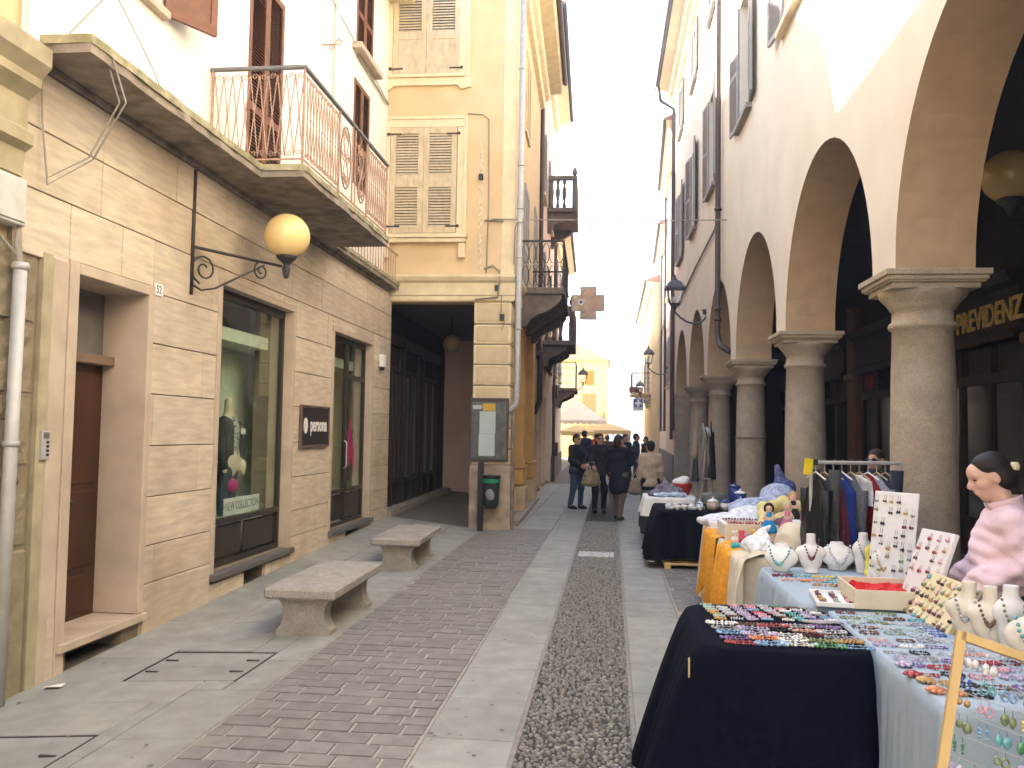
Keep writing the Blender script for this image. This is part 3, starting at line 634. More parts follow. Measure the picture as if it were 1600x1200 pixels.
for k in range(5): sp_.box(.04,.042,-.03,.03,.155+k*.009,.159+k*.009)
sp_.build('speaker_grille',black,ic)
# ============================================================ OCHRE CORNER BUILDING with portico
yb=thing('ochre_building',(-1.79,15.5,0),'ochre plaster corner building standing over a dark portico with weathered louvred shutters','building',rot=.022)
def lp(name,mt,*b,c=.006,parent=None): return MB().cbox(*b,c).build(name,mt,parent or yb)
fw=MB(); ops=[(-2.33,-1.08,5.39,7.36),(-2.33,-1.06,8.36,10.25)]; wall_grid(fw,1,0,.35,-2.42,-.001,4.12,11,ops); fw.build('front_wall',ochre,yb)
swall=MB(); wall_grid(swall,0,-.35,-.001,.35,7.0,4.12,11,[(2.0,3.1,4.62,6.9),(2.0,3.1,8.0,9.7),(5.0,6.0,5.2,7.2)]); swall.build('side_wall',ochre,yb)
for (a,b,c,d) in ops: MB().box(a,b,.25,.3,c,d).build('window_glass',darkglass,yb)
# pale strip at the corner, crack repair, window surrounds
lp('corner_strip',ochrelight,-.24,.006,-.012,.01,4.62,10.9,c=.004)
for z0,z1,x0,x1 in ((5.36,7.36,-2.45,-.92),(8.3,10.3,-2.45,-.9)):
    f=MB(); f.cbox(x0,-2.335,-.05,.02,z0,z1,.01); f.cbox(-1.075,x1,-.05,.02,z0,z1,.01); f.cbox(x0,x1,-.052,.02,z1+.001,z1+.2,.01)
    f.cbox(x0-.03,x0+.04,-.065,.0,z0,z1+.2,.008); f.cbox(x1-.04,x1+.03,-.065,.0,z0,z1+.2,.008); f.cbox(x0+.05,x1-.05,-.07,.0,z1+.15,z1+.21,.008); f.build('window_surround',ochrelight,yb)
lp('window_sill',ochrelight,-2.5,-.86,-.16,.0,5.28,5.355); lp('window_sill',ochrelight,-2.48,-.88,-.13,.0,5.2,5.275)
lp('sill_bracket',ochrelight,-1.02,-.9,-.1,.0,4.92,5.195); lp('sill_bracket',ochrelight,-2.42,-2.3,-.1,.0,4.92,5.195)
ap=MB().prism([(-2.55,8.3),(-.84,8.3),(-.84,8.12),(-1.02,8.08),(-1.1,8.16),(-2.3,8.16),(-2.38,8.08),(-2.55,8.12)],1,-.06,0.0); ap.build('window_apron',ochrelight,yb)
lp('window_sill',ochrelight,-2.42,-.96,-.1,.0,8.305,8.36)
for a,b,h,z,pn in ((-2.33,-1.08,1.97,5.39,[(.1,.85,'l'),(1.08,1.86,'l')]),(-2.33,-1.06,1.89,8.36,[(.12,.68,'s'),(.82,1.78,'l')])):
    w_=(b-a)/2
    for k in (0,1):
        lf=shutter(yb,(a+w_*k+.003,-.03,z),0,w_-.006,h,pn,oldshutter,oldshutterslat,False,.052,st=.10)
        hg=MB()
        for zz in (.12,h-.12): hg.cbox((-.02 if k==0 else w_-.2),(.2 if k==0 else w_+.02),-.03,-.022,zz-.014,zz+.014,.003); hg.ball(((-.04 if k==0 else w_+.03),-.04,zz),.03,6,4)
        hg.build('strap_hinge',irondark,lf)
# lintel band and cornice over the portico
cp=[(0,4.14),(-.02,4.14),(-.02,4.22),(-.04,4.24),(-.04,4.46),(-.09,4.5),(-.12,4.56),(-.12,4.61),(0,4.63)]
MB().prism([(y,z) for y,z in cp],0,-2.42,.035).build('lintel_band',ochrelight,yb)
sb2=[(-y,z) for y,z in cp]; MB().prism(sb2,1,.0,7.0).build('side_cornice',ochrelight,yb)
# corner pier with panelled blocks, worn plinth
lp('pier_core',travdark,-.70,-.04,.015,.68,0,4.14)
pz=[4.12,3.71,3.34,2.97,2.59,2.2,1.82,1.44,1.15]; pmat=Q('pier_panel',(.60,.48,.30),.85,.08,6,stain=.3,staincol=(.45,.33,.2))
for z1,z0 in zip(pz,pz[1:]):
    lp('pier_block',ochrelight,-.715,-.03,-.001,.6,z0+.012,z1-.012,c=.012); lp('pier_panel',pmat,-.66,-.085,-.010,.0,z0+.05,z1-.045,c=.012); lp('pier_panel',pmat,-.045,-.018,.08,.55,z0+.05,z1-.045,c=.01)
lp('plinth',Q('worn_plinth',(.42,.34,.25),.95,.2,6,stain=.75,sscale=3.2,staincol=(.19,.115,.08),bump=.6,bscale=30),-.75,-.0,-.03,.7,-.1,1.15,c=.015)
# other piers along the street side, with base mouldings
for y0 in (2.9,5.9):
    lp('pier',ochreside,-.66,-.02,y0,y0+.66,1.05,4.13); lp('pier_base',ochreside,-.7,.02,y0-.04,y0+.7,.62,.98,c=.03); lp('pier_base_moulding',ochreside,-.72,.04,y0-.06,y0+.72,.98,1.05,c=.02); lp('pier_pedestal',Q('pier_pedestal',(.5,.38,.25),.9,.2,5),-.74,.06,y0-.08,y0+.74,-.05,.60,c=.02)
lp('pier_step',Q('pier_step',(.3,.27,.24),.9),-.8,.1,.75,7.0,-.05,.09)
# passage under the portico
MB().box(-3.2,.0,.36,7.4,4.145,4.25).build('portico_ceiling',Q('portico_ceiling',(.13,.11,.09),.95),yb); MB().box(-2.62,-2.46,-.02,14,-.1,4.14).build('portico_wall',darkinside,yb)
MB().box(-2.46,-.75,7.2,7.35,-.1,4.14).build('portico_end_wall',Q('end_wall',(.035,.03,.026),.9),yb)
shf=MB(); 
for i in range(44): shf.cbox(-2.1,-1.2,7.16,7.195,.25+i*.072,.315+i*.072,.012)
shf.build('roller_shutter',Q('roller_steel',(.09,.08,.07),.5,metal=.4),yb)
for y0,y1 in ((.25,1.7),(2.0,3.6),(4.0,5.8)):
    f=MB(); f.box(-2.46,-2.40,y0,y0+.09,.12,3.4); f.box(-2.46,-2.40,y1-.09,y1,.12,3.4); f.box(-2.46,-2.40,y0,y1,2.9,3.0); f.box(-2.46,-2.40,y0,y1,.7,.78); f.box(-2.46,-2.40,(y0+y1)/2-.05,(y0+y1)/2+.05,.12,2.9); f.box(-2.46,-2.36,y0-.08,y1+.08,3.4,3.62)
    fo=f.build('shop_front',blackwood,yb); MB().box(-2.45,-2.44,y0+.09,y1-.09,.78,2.9).build('pane',darkglass,fo)
lp('portico_step',Q('pier_step'),-2.46,-2.2,.1,6.9,-.05,.28)
pl=thing('portico_lamp',(-3.3,17.6,3.35),'dim globe lamp hanging under the ochre portico ceiling','lamp'); MB().ball((0,0,.2),.2,20,12).build('globe',Q('shaded_globe',(.16,.11,.06),.4),pl,smooth=True); MB().tube([(0,0,.38),(0,0,.8)],.015).build('stem',irondark,pl)  # shade of the passage put into the globe colour
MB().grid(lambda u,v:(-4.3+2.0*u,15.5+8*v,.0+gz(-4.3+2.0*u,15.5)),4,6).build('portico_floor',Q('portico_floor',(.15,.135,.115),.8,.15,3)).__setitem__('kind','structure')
# iron balcony on the street side
bc=MB().cbox(.0,.88,1.5,4.9,4.5,4.64,.02).build('balcony',brackets,yb)
for y0 in (1.55,3.1,4.6): MB().prism([(0.0,3.85),(.12,3.87),(.2,4.0),(.35,4.1),(.55,4.18),(.72,4.3),(.82,4.42),(.82,4.5),(0,4.5)],1,y0,y0+.22).build('console',brackets,bc)
rb=MB()
def ovals(P0,P1,n,zb,zt,r=.008):
    P0=Vector(P0);P1=Vector(P1)
    for i in range(n):
        for h0,h1 in ((zb,(zb+zt)/2),((zb+zt)/2,zt)):
            c=P0.lerp(P1,(i+.5)/n); hw=(P1-P0)/n*.5; hh=(h1-h0)
            pts=[(-1,.3),(-1,.7),(-.4,.93),(.4,.93),(1,.7),(1,.3),(.4,.07),(-.4,.07)]
            rb.tube([(c.x+hw.x*u*.93,c.y+hw.y*u*.93,h0+hh*v) for u,v in pts],r,4,True)
ovals((.02,1.55,0),(.84,1.55,0),6,4.66,5.56); ovals((.84,1.55,0),(.84,4.85,0),20,4.66,5.56); ovals((.84,4.85,0),(.02,4.85,0),6,4.66,5.56)
rb.box(.0,.86,1.53,1.57,5.56,5.6); rb.box(.825,.865,1.57,4.87,5.561,5.601); rb.box(.0,.825,4.83,4.87,5.56,5.6)
for px,py in ((.84,1.55),(.84,4.85),(.84,3.2)): rb.box(px-.012,px+.012,py-.012,py+.012,4.64,5.56)
rb.build('railing',irondark,bc)
for k in (0,1): shutter(yb,(.02,2.0+.55*k,4.64),PI/2,.545,2.26,[(.1,.9,'l'),(1.0,2.15,'l')],greyshutter,None,True,.06)
for k in (0,1): shutter(yb,(.02,2.0+.55*k,8.0),PI/2,.545,1.7,[(.1,1.6,'l')],oldshutter,None,True,.06)
shutter(yb,(.02,5.0,5.2),PI/2,.5,2.0,[(.1,1.9,'l')],greyshutter,None,True,.06); shutter(yb,(.02,5.5,5.2),PI/2,.5,2.0,[(.1,1.9,'l')],greyshutter,None,True,.06)
# eave, gutter, roof
MB().prism([(0,10.35),(.10,10.38),(.13,10.55),(.22,10.6),(.26,10.74),(.55,10.78),(.6,10.84),(.6,10.98),(0,11.0)],1,-.35,7.05).build('eave',ochrelight,yb)
MB().prism([(0,10.4),(-.08,10.45),(-.1,10.6),(-.3,10.78),(-.34,10.98),(0,11.0)],0,-2.42,.2).build('front_eave',ochrelight,yb)
MB().tube([(.66,-.4,10.93),(.66,6.6,10.88)],.065,8).build('gutter',brownpipe,yb)
MB().prism([(.7,11.0),(.7,11.06),(-4,12.9),(-8,11.0)],1,-.4,7.05).build('roof',rooftile,yb)
dp=MB(); dp.tube([(.11,-.06,10.6),(.10,-.06,2.4),(.085,-.06,2.26),(.0,-.03,2.16),(-.06,-.03,2.14)],.055,10); 
for z in (8.4,6.6,5.8,4.9,3.6): dp.lathe([(.06,0),(.066,.02),(.06,.04)],(.105,-.06,z),10)
dp.build('downpipe',zinc,yb,smooth=True)
MB().tube([(.03,.02,-.02),(.03,.02,2.1)],.035,8).build('lower_downpipe',Q('rusty_pipe',(.22,.17,.14),.7,.2,9),yb)
cb_=MB(); cb_.tube([(-.9,-.02,7.62),(-.62,-.015,7.6),(-.5,-.02,7.5),(-.48,-.015,5.9),(-.5,-.02,4.64)],.012,5); cb_.tube([(-.55,-.02,4.72),(-.38,-.05,4.78),(-.26,-.06,4.68),(-.24,-.13,4.5),(-.28,-.06,4.2),(-.7,-.03,4.16)],.02,6)
cb_.tube([(-.2,-.03,4.5),(-.22,-.03,3.9),(-.15,-.03,3.75),(-.2,-.03,3.6)],.008,5); cb_.build('wall_cables',Q('old_cable'),yb)
lp('repair_strip',Q('repair_render',(.62,.5,.33),.9,.3,20),-.66,-.60,-.006,.0,4.7,7.1,c=.002)
for x,z in ((-.63,6.42),(-.72,9.86),(-.3,4.36),(-.2,3.83)): lp('junction_box',irondark,x-.04,x+.04,-.06,.0,z-.05,z+.06)
rb=MB(); rb.tube([(-.55,-.02,5.62),(-.2,-.04,5.6)],.02,6); rb.tube([(.0,-.03,4.8),(.02,-.1,5.45),(.06,-.12,5.55),(.2,-.12,5.56)],.012,5); rb.build('cable_anchor',Q('old_cable'),yb)
sw=MB(); sw.tube([(-2.2,15.42,5.63),(-.2,15.45,5.58),(1.0,15.9,5.68),(2.18,16.4,5.8)],.012,5); tag(sw.build('span_wire',Q('old_cable')),'grey span wire stretched across the street between the facades','wire')
# notice board, litter bin
nbd=thing('notice_board',(-2.19,15.45,1.22),'grey metal notice board with posted papers on the corner pier','notice board')
MB().cbox(-.36,.36,-.05,.0,0,1.14,.008).build('frame',Q('board_frame',(.07,.055,.05),.5,.1,8,metal=.3),nbd); MB().box(-.31,.31,-.056,-.05,.05,1.07).build('backing',Q('board_grey',(.13,.135,.14),.6,.35,9),nbd)
pm=stripes('printed_page',(.62,.66,.66),(.3,.33,.36),24,2,.7); om=stripes('orange_page',(.75,.48,.06),(.35,.2,.02),30,2,.7)
MB().box(-.165,.125,-.060,-.056,.5,.90).build('paper',pm,nbd); MB().box(-.175,.115,-.0605,-.056,.1,.497).build('paper',pm,nbd); MB().box(-.11,.12,-.063,-.056,.91,1.04).build('orange_notice',om,nbd); MB().box(-.29,-.13,-.062,-.056,.94,1.01).build('label',pm,nbd)
MB().box(-.33,.33,-.066,-.064,.04,1.08).build('pane',glassmat('board_glass',(.95,.97,.97),.03),nbd)
lb=thing('litter_bin',(-2.12,15.22,.05),'dark litter bin with green liner on a black post by the pier','bin')
MB().cbox(-.22,-.12,-.02,.05,-.05,1.16,.008).build('post',black,lb)
MB().lathe([(.0,.36),(.10,.36),(.135,.42),(.15,.88),(.155,.9),(.14,.9),(.135,.86)],(.03,-.05,0),24).build('bucket',Q('bin_plastic',(.035,.04,.04),.35,.2,6),lb,smooth=True)
MB().lathe([(.158,.80),(.162,.82),(.162,.87),(.158,.88)],(.03,-.05,0),24).build('liner_rim',Q('green_liner',(.02,.2,.10),.5,.3,30),lb,smooth=True); MB().lathe([(.165,.89),(.17,.9),(.17,.93),(.16,.94),(.02,.95)],(.03,-.05,0),24).build('lid',black,lb,smooth=True)
sdf_mesh([('e',(.02,-.19,.62),(.08,.02,.09)),('e',(.05,-.185,.56),(.05,.02,.05))],.02).build('tied_bag',Q('grey_plastic_bag',(.2,.2,.2),.25),lb,smooth=True)
# ============================================================ FARTHER BUILDINGS, left side
def side_building(name,label,y0,y1,h,wm,side,x0,rot,wins,depth=7,eave=.55,shut=greyshutter,em=None,colpos=(),ground_op=0):
    # side=-1: facade on the left of the street facing +x ; side=+1: on the right, facing -x
    t=thing(name,(x0,y0,0),label,'building',rot=rot); f=-side; L_=y1-y0; xa,xb=sorted((0,side*.4)); ops=[(a,b,c,d) for a,b,c,d in wins]
    m=MB(); g0=ground_op; wall_grid(m,0,xa,xb,0,L_,g0,h,ops); m.build('wall',wm,t)
    xa,xb=sorted((side*.9,side*depth)); MB().box(xa,xb,.02,L_-.02,0,h).build('rear_block',wm,t); MB().box(*sorted((side*.4,side*.9)),0.02,.3,g0,h).build('end_wall',wm,t)
    for a,b,c,d in ops:
        MB().box(*sorted((side*.26,side*.3)),a,b,c,d).build('window_glass',darkglass,t); hw=(b-a)/2
        for k in (0,1):
            if f>0: shutter(t,(.035,(a-hw-.02) if k==0 else b+.02,c),PI/2,hw,d-c,[(.08,d-c-.08,'l')],shut,None,True,.07)
            else: shutter(t,(-.035,(a-hw-.02) if k==0 else b+.02,c),PI/2,hw,d-c,[(.08,d-c-.08,'l')],shut,None,True,.07)
        MB().cbox(*sorted((0,f*.12)),a-.1,b+.1,c-.09,c-.005,.008).build('window_sill',ochrelight,t)
    e=[(0,h-.5),(f*.12,h-.48),(f*.2,h-.25),(f*eave,h-.12),(f*eave,h),(0,h+.02)]
    MB().prism(e,1,-.05,L_+.05).build('eave',em or ochrelight,t); MB().tube([(f*(eave+.06),-.05,h-.02),(f*(eave+.06),L_+.05,h-.04)],.06,8).build('gutter',irondark,t)
    MB().prism([(f*(eave+.1),h+.02),(f*(eave+.1),h+.08),(side*depth*.5,h+1.7),(side*depth,h)],1,-.05,L_+.05).build('roof',rooftile,t)
    return t
pinkw=Q('pink_plaster',(.66,.5,.4),.92,.06,2,stain=.2); palew=Q('pale_plaster',(.72,.66,.55),.92,.06,2,stain=.2); warmw=Q('warm_plaster',(.7,.55,.33),.92,.06,2,stain=.2)
def iron_balcony(t,f,y0,y1,z,mt,rm,depth=.8,n=14,stone=False):
    b=MB().cbox(*sorted((0,f*depth)),y0,y1,z-.14,z,.02).build('balcony',mt,t)
    for yy in (y0+.15,y1-.4):
        MB().prism([(0,z-.75),(f*.12,z-.72),(f*.2,z-.5),(f*.45,z-.4),(f*.7,z-.25),(f*.72,z-.14),(0,z-.14)],1,yy,yy+.25).build('console',mt,b)
    xs_=f*(depth-.06)
    if stone:
        MB().cbox(*sorted((f*.02,f*depth)),y0,y0+.14,z+.86,z+1.0,.02).build('coping',mt,b); MB().cbox(*sorted((f*(depth-.14),f*depth)),y0+.141,y1,z+.86,z+1.0,.02).build('coping',mt,b)
        for yy in (y0,y1-.16): MB().cbox(*sorted((f*(depth-.16),f*depth)),yy,yy+.16,z,z+.86,.02).build('post',mt,b)
        pf=[(.05,0),(.07,.05),(.045,.12),(.035,.2),(.075,.42),(.07,.55),(.035,.7),(.06,.8),(.06,.86)]
        for i in range(3): MB().lathe(pf,(f*(.12+i*.2),y0+.07,z),8).build('baluster',mt,b,smooth=True)
        for i in range(int((y1-y0-.3)/.28)): MB().lathe(pf,(f*(depth-.07),y0+.3+i*.28,z),8).build('baluster',mt,b,smooth=True)
        MB().lathe([(.02,1.0),(.07,1.04),(.09,1.12),(.05,1.22),(.01,1.3)],(f*(depth-.08),y0+.08,z),8).build('finial',mt,b,smooth=True)
    else:
        m=MB()
        for i in range(n+1): yy=y0+.03+(y1-y0-.06)*i/n; m.box(xs_-.008,xs_+.008,yy-.008,yy+.008,z,z+1.0); 
        for i in range(5): xx=f*(.05+(depth-.1)*i/4); m.box(xx-.008,xx+.008,y0+.02,y0+.036,z,z+1.0)
        for i in range(4): m.tube(spiral((f*(.13+.18*i),y0+.03,z+.5),.09,1.3,'xz',10),.008,4); m.tube(spiral((f*(.13+.18*i),y0+.03,z+.22),.08,1.3,'xz',10,0,-1),.008,4); m.tube(spiral((f*(.13+.18*i),y0+.03,z+.78),.08,1.3,'xz',10,0,-1),.008,4)
        m.box(*sorted((xs_-.02,xs_+.02)),y0,y1,z+1.0,z+1.04); m.box(*sorted((0,xs_)),y0+.01,y0+.045,z+1.001,z+1.041); m.build('railing',rm,b)
    return b
b3=side_building('townhouse','pink plastered townhouse beyond the ochre corner building with stone balconies',22.55,31,13.2,pinkw,-1,-1.95,.022,[(1,2,8.4,10.4),(5,6,8.4,10.4),(1.2,2.2,4.9,7.0),(5,6,4.9,7.0)],ground_op=4.1)
iron_balcony(b3,1,3.9,6.8,8.75,brackets,irondark,.92,stone=True); iron_balcony(b3,1,2.2,5.2,4.42,brackets,irondark,.92,stone=True)
MB().box(-.75,.05,0,8.4,3.8,4.1).build('portico_beam',brackets,b3)
for y in (1.2,3.6,6.0,8.0): MB().lathe([(.3,0),(.3,.15),(.24,.2),(.22,2.9),(.26,2.95),(.24,3.0),(.32,3.3),(.36,3.5),(.36,3.8)],(-.38,y,0),18).build('column',granite,b3,smooth=True)
MB().box(-2.7,-2.5,0,8.4,0,4.1).build('portico_wall',darkinside,b3)
MB().tube([(.06,.0,3.9),(.06,.05,13)],.055,8).build('downpipe',brownpipe,b3)
MB().tube([(.06,.3,3.9),(.06,.3,2.6),(-.05,.3,2.3),(-.2,.3,2.2)],.07,8).build('rain_shoe',irondark,b3)
b4=side_building('townhouse','cream townhouse with white iron balcony on the left, before the market square',31.05,41,9.5,palew,-1,-2.15,.022,[(2,3.1,4.0,6.2),(6,7,4,6),(2,3.1,7,8.6),(6,7,7,8.6)])
iron_balcony(b4,1,3.2,6.2,3.55,brackets,irondark,.85)
MB().cbox(.0,.05,.0,9.9,0,.9,.01).build('plinth',brackets,b4); MB().tube([(.08,.2,0),(.08,.2,9.2)],.06,8).build('downpipe',brownpipe,b4)
b5=side_building('townhouse','tall pale building farther down the left side of the street',41.05,58,11,warmw,-1,-3.4,.01,[(3,4,4.5,6.5),(8,9,4.5,6.5),(13,14,4.5,6.5)])
# mailbox-like cabinets on the left wall
def cabinet(x,y,z,label): t=thing('wall_cabinet',(x,y,z),label,'cabinet'); MB().cbox(0,.2,-.2,.2,0,.5,.01).build('box',irondark,t); MB().cbox(.2,.21,-.16,.16,.05,.45,.004).build('door',brackets,t)
cabinet(-2.16,31.6,3.0,'dark metal box fixed high on the wall below the iron balcony'); cabinet(-2.17,32.2,.9,'small dark mailbox at chest height behind the man in jeans')
# ============================================================ END OF THE STREET
ye=thing('yellow_house',(-6,62,0),'yellow house closing the view over the market tents','building')
yw=Q('glare_lemon_plaster',(.85,.72,.42),.92,.05,1); m=MB(); wall_grid(m,1,0,.4,0,5.7,0,7.0,[(4.1,4.75,5.2,6.25),(3.9,4.9,2.5,4.6),(1.5,2.4,2.5,4.6)]); m.build('wall',yw,ye); MB().box(0,5.6,.42,8,0,7).build('rear_block',yw,ye)  # yellow bleached in the wall colour to stand in for far glare
MB().box(4.1,4.75,.02,.08,5.2,6.25).build('shutter',Q('orange_shutter',(.6,.25,.05),.8),ye); MB().box(3.9,4.9,.02,.08,2.5,4.6).build('shutter',Q('ochre_shutter',(.42,.32,.16),.8),ye); MB().box(1.5,2.4,.02,.08,2.5,4.6).build('shutter',Q('ochre_shutter'),ye)
MB().prism([(-.2,7.0),(5.9,7.0),(3.0,8.4)],1,-.4,8).build('roof',Q('glare_pale_roof',(.55,.42,.34),.9,.15,6),ye); MB().cbox(3.2,5.95,-.5,0,2.3,2.45,.02).build('balcony',ochrelight,ye)  # clay roof lightened in its colour in place of denser haze
rl_=MB(); 
for i in range(10): rl_.box(5.45+.0*i,5.47,-.48+.05*i,-.47+.05*i,2.45,3.3)
for i in range(26): rl_.box(3.3+.1*i,3.31+.1*i,-.48,-.47,2.45,3.3)
rl_.build('railing',irondark,ye)
wf=thing('white_house',(-3,95,0),'far white house with two rows of windows at the very end of the street','building')
m=MB(); wo=[(x,x+1.1,z,z+1.9) for x in (2.6,5.0,7.4,9.8) for z in (3.2,6.6,10)]; wall_grid(m,1,0,.4,-6,14,0,13,wo); m.build('wall',palew,wf); MB().box(-6,14,.5,9,0,13).build('rear_block',palew,wf)
for a,b,c,d in wo: MB().box(a,b,.1,.15,c,d).build('shutter',Q('glare_rose_shutter',(.55,.45,.42),.8),wf)  # shutter colour paled to carry the glare of the street end
MB().prism([(-6.4,13),(14.4,13),(4,15)],1,-.5,9).build('roof',Q('glare_pale_roof'),wf)
def gazebo(x,y,label,mt,w=3,h=2.2,pk=.8,sc=True):
    t=thing('market_tent',(x,y,0),label,'tent','market tents'); hw=w/2
    m=MB(); m.add([(-hw,-hw,h),(hw,-hw,h),(hw,hw,h),(-hw,hw,h),(0,0,h+pk)],[(0,1,4),(1,2,4),(2,3,4),(3,0,4)]); m.add([(-hw*.98,-hw*.98,h-.03),(hw*.98,-hw*.98,h-.03),(hw*.98,hw*.98,h-.03),(-hw*.98,hw*.98,h-.03),(0,0,h+pk-.04)],[(4,1,0),(4,2,1),(4,3,2),(4,0,3)]); m.build('canopy',mt,t,fix=False)
    v=MB(); k=9
    for i in range(k):
        a=-hw+w*i/k; b=a+w/k; v.prism([(a,h),(b,h),(b,h-.18),((a+b)/2,h-.28),(a,h-.18)],1,-hw-.01,-hw+.005)
    v.build('valance',mt,t)
    for sx in (-1,1):
        for sy in (-1,1): MB().tube([(sx*hw*.96,sy*hw*.96,0),(sx*hw*.96,sy*hw*.96,h)],.03,6).build('pole',zinc,t)
    return t
tw=Q('white_canvas',(.75,.73,.68),.8); ty=Q('straw_canvas',(.72,.55,.28),.8)
gazebo(-2.0,54,'white pyramid market tent rising behind the straw coloured ones',tw,3.4,2.55,1.2); gazebo(-1.9,48,'small straw coloured market tent left of the bigger one',ty,2.0,1.85,.35); gazebo(-.2,50,'straw coloured market tent spanning the end of the street',ty,2.6,1.95,.42)
# painted pharmacy cross
px=thing('cross_sign',(-.67,24,5.38),'painted cross shaped sign hung out over the street in pink and green','sign')
a,b=.23,.46; pol=[(-a,-b),(a,-b),(a,-a),(b,-a),(b,a),(a,a),(a,b),(-a,b),(-a,a),(-b,a),(-b,-a),(-a,-a)]
cg=Q('sign_grey_green',(.5,.5,.42),.7,.15,9); cpk=Q('sign_rose',(.66,.46,.35),.7,.2,8); cbg=Q('sign_beige',(.68,.58,.42),.7,.2,8); MB().prism(pol,1,-.04,.04).build('panel',cg,px)
k_=.86; MB().prism([(u*k_,v*k_) for u,v in pol],1,-.046,.046).build('painted_field',cpk,px)
def disc(r,x,z,y,sx=1): return MB().prism([(x+r*sx*math.cos(q),z+r*math.sin(q)) for q in np.linspace(0,2*PI,29)[:-1]],1,y,.03)
disc(.23,.17,0,-.0505).build('painted_ring',cg,px); disc(.205,.18,0,-.053).build('painted_disc',Q('sign_terracotta',(.62,.42,.3),.7,.15,8),px)
MB().prism([(-.42,.2),(-.3,.16),(-.14,0),(-.3,-.16),(-.42,-.2),(-.34,0)],1,-.0502,.03).build('painted_leaf',cbg,px); disc(.085,-.2,.02,-.052).build('painted_eye_white',white,px); disc(.04,-.2,.02,-.055).build('painted_eye',Q('sign_blue',(.06,.07,.16),.6),px)
for z in (.26,-.26):
    MB().tube([(-.25+.13*math.cos(q),-.052,z*1.15+.13*math.sin(q)*(.9)) for q in np.linspace(0,2*PI,20)[:-1]],.012,4,True).build('painted_scroll',cbg,px)
MB().tube([(-1.15,0,.18),(-.4,0,.18)],.015).build('arm',irondark,px); MB().tube([(-1.15,0,-.2),(-.4,0,-.2)],.015).build('arm',irondark,px)
# ============================================================ ARCADE BUILDING (right)
ab=thing('arcade_building',(2.2,7.3,0),'cream arcaded building with granite columns along the right side of the street','building',rot=.0095)
BAY=4.1; K0,K1=-3,5; PW=.285; SZ=3.07; AR=BAY/2-PW; TH=.60; ZT=5.25; END=20.75
fr=MB(); inn=MB(); sof=MB(); NA=28
for k in range(K0,K1):
    c=BAY*k+BAY/2; pts=[(c-AR*math.cos(PI*i/NA),SZ+AR*math.sin(PI*i/NA)) for i in range(NA+1)]
    ya,yb_=BAY*k,BAY*(k+1)
    for x,m_ in ((0,fr),(TH,inn)):
        P=[(ya,SZ)]+pts+[(yb_,SZ)]
        m_.add([(x,y,z) for y,z in P]+[(x,y,ZT) for y,z in P],[(i,i+1,len(P)+i+1,len(P)+i) for i in range(len(P)-1)])
    sof.add([(0,y,z) for y,z in pts]+[(TH,y,z) for y,z in pts],[(i,i+1,NA+2+i,NA+1+i) for i in range(NA)])
    sof.add([(0,ya-PW if False else ya,SZ),(TH,ya,SZ),(TH,ya+PW,SZ),(0,ya+PW,SZ)],[(0,1,2,3)]); sof.add([(0,yb_-PW,SZ),(TH,yb_-PW,SZ),(TH,yb_,SZ),(0,yb_,SZ)],[(0,1,2,3)])
fr.box(0,TH,BAY*K1,END,0,ZT)
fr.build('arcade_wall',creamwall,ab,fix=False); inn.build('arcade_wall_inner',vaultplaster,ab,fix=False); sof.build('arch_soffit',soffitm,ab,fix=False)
prof=[(.36,0),(.36,.10),(.335,.11),(.345,.15),(.335,.19),(.29,.21),(.268,.25),(.266,.9),(.262,1.7),(.25,2.3),(.24,2.62),(.262,2.63),(.275,2.655),(.262,2.68),(.242,2.69),(.242,2.78),(.262,2.79),(.268,2.81),(.30,2.85),(.34,2.89),(.35,2.92),(.35,2.93)]
abm=MB(); hx,hy=.36,.34
for (e,z0,z1) in ((0,2.925,2.97),(.03,2.97,2.985),(.045,2.985,3.02),(.065,3.02,3.068)): abm.cbox(-hx-e+.03,hx+e-.03,-hy-e+.03,hy+e-.03,z0,z1,.005)
cm=MB().lathe([(r*.955,z) for r,z in prof],(0,0,0),40).mesh('column',True); am=abm.mesh('abacus'); pm_=MB().cbox(-.38,.38,-.38,.38,-.05,.02,.01).mesh('column_base')
for k in range(K0,K1):
    c=ob('column',cm,granite,ab,(TH/2,BAY*k,0)); ob('abacus',am,granitecap,c); ob('column_base',pm_,granite,c)
MB().cbox(-.03,TH+.03,BAY*K1-.3,BAY*K1+.4,2.92,3.07,.02).build('pilaster_capital',granitecap,ab); MB().cbox(-.012,TH+.01,BAY*K1-.285,BAY*K1+.35,0,2.92,.01).build('pilaster',granite,ab)
MB().tube([(TH/2+.27*math.cos(q),BAY*2+.27*math.sin(q),1.72) for q in np.linspace(0,2*PI,25)[:-1]],.012,6,True).build('iron_hoop',Q('iron_band',(.2,.13,.08),.7),ab)
bits=MB()
for k in range(-1,4):
    for j in range(3): 
        yy=BAY*k+random.uniform(-.25,.2); bits.cbox(-.02+.03*j,.03+.03*j,yy,yy+random.uniform(.03,.09),3.069,3.069+random.uniform(.01,.03),.005)
o=bits.build('dirt_on_capitals',brackets,ab); o['kind']='stuff'
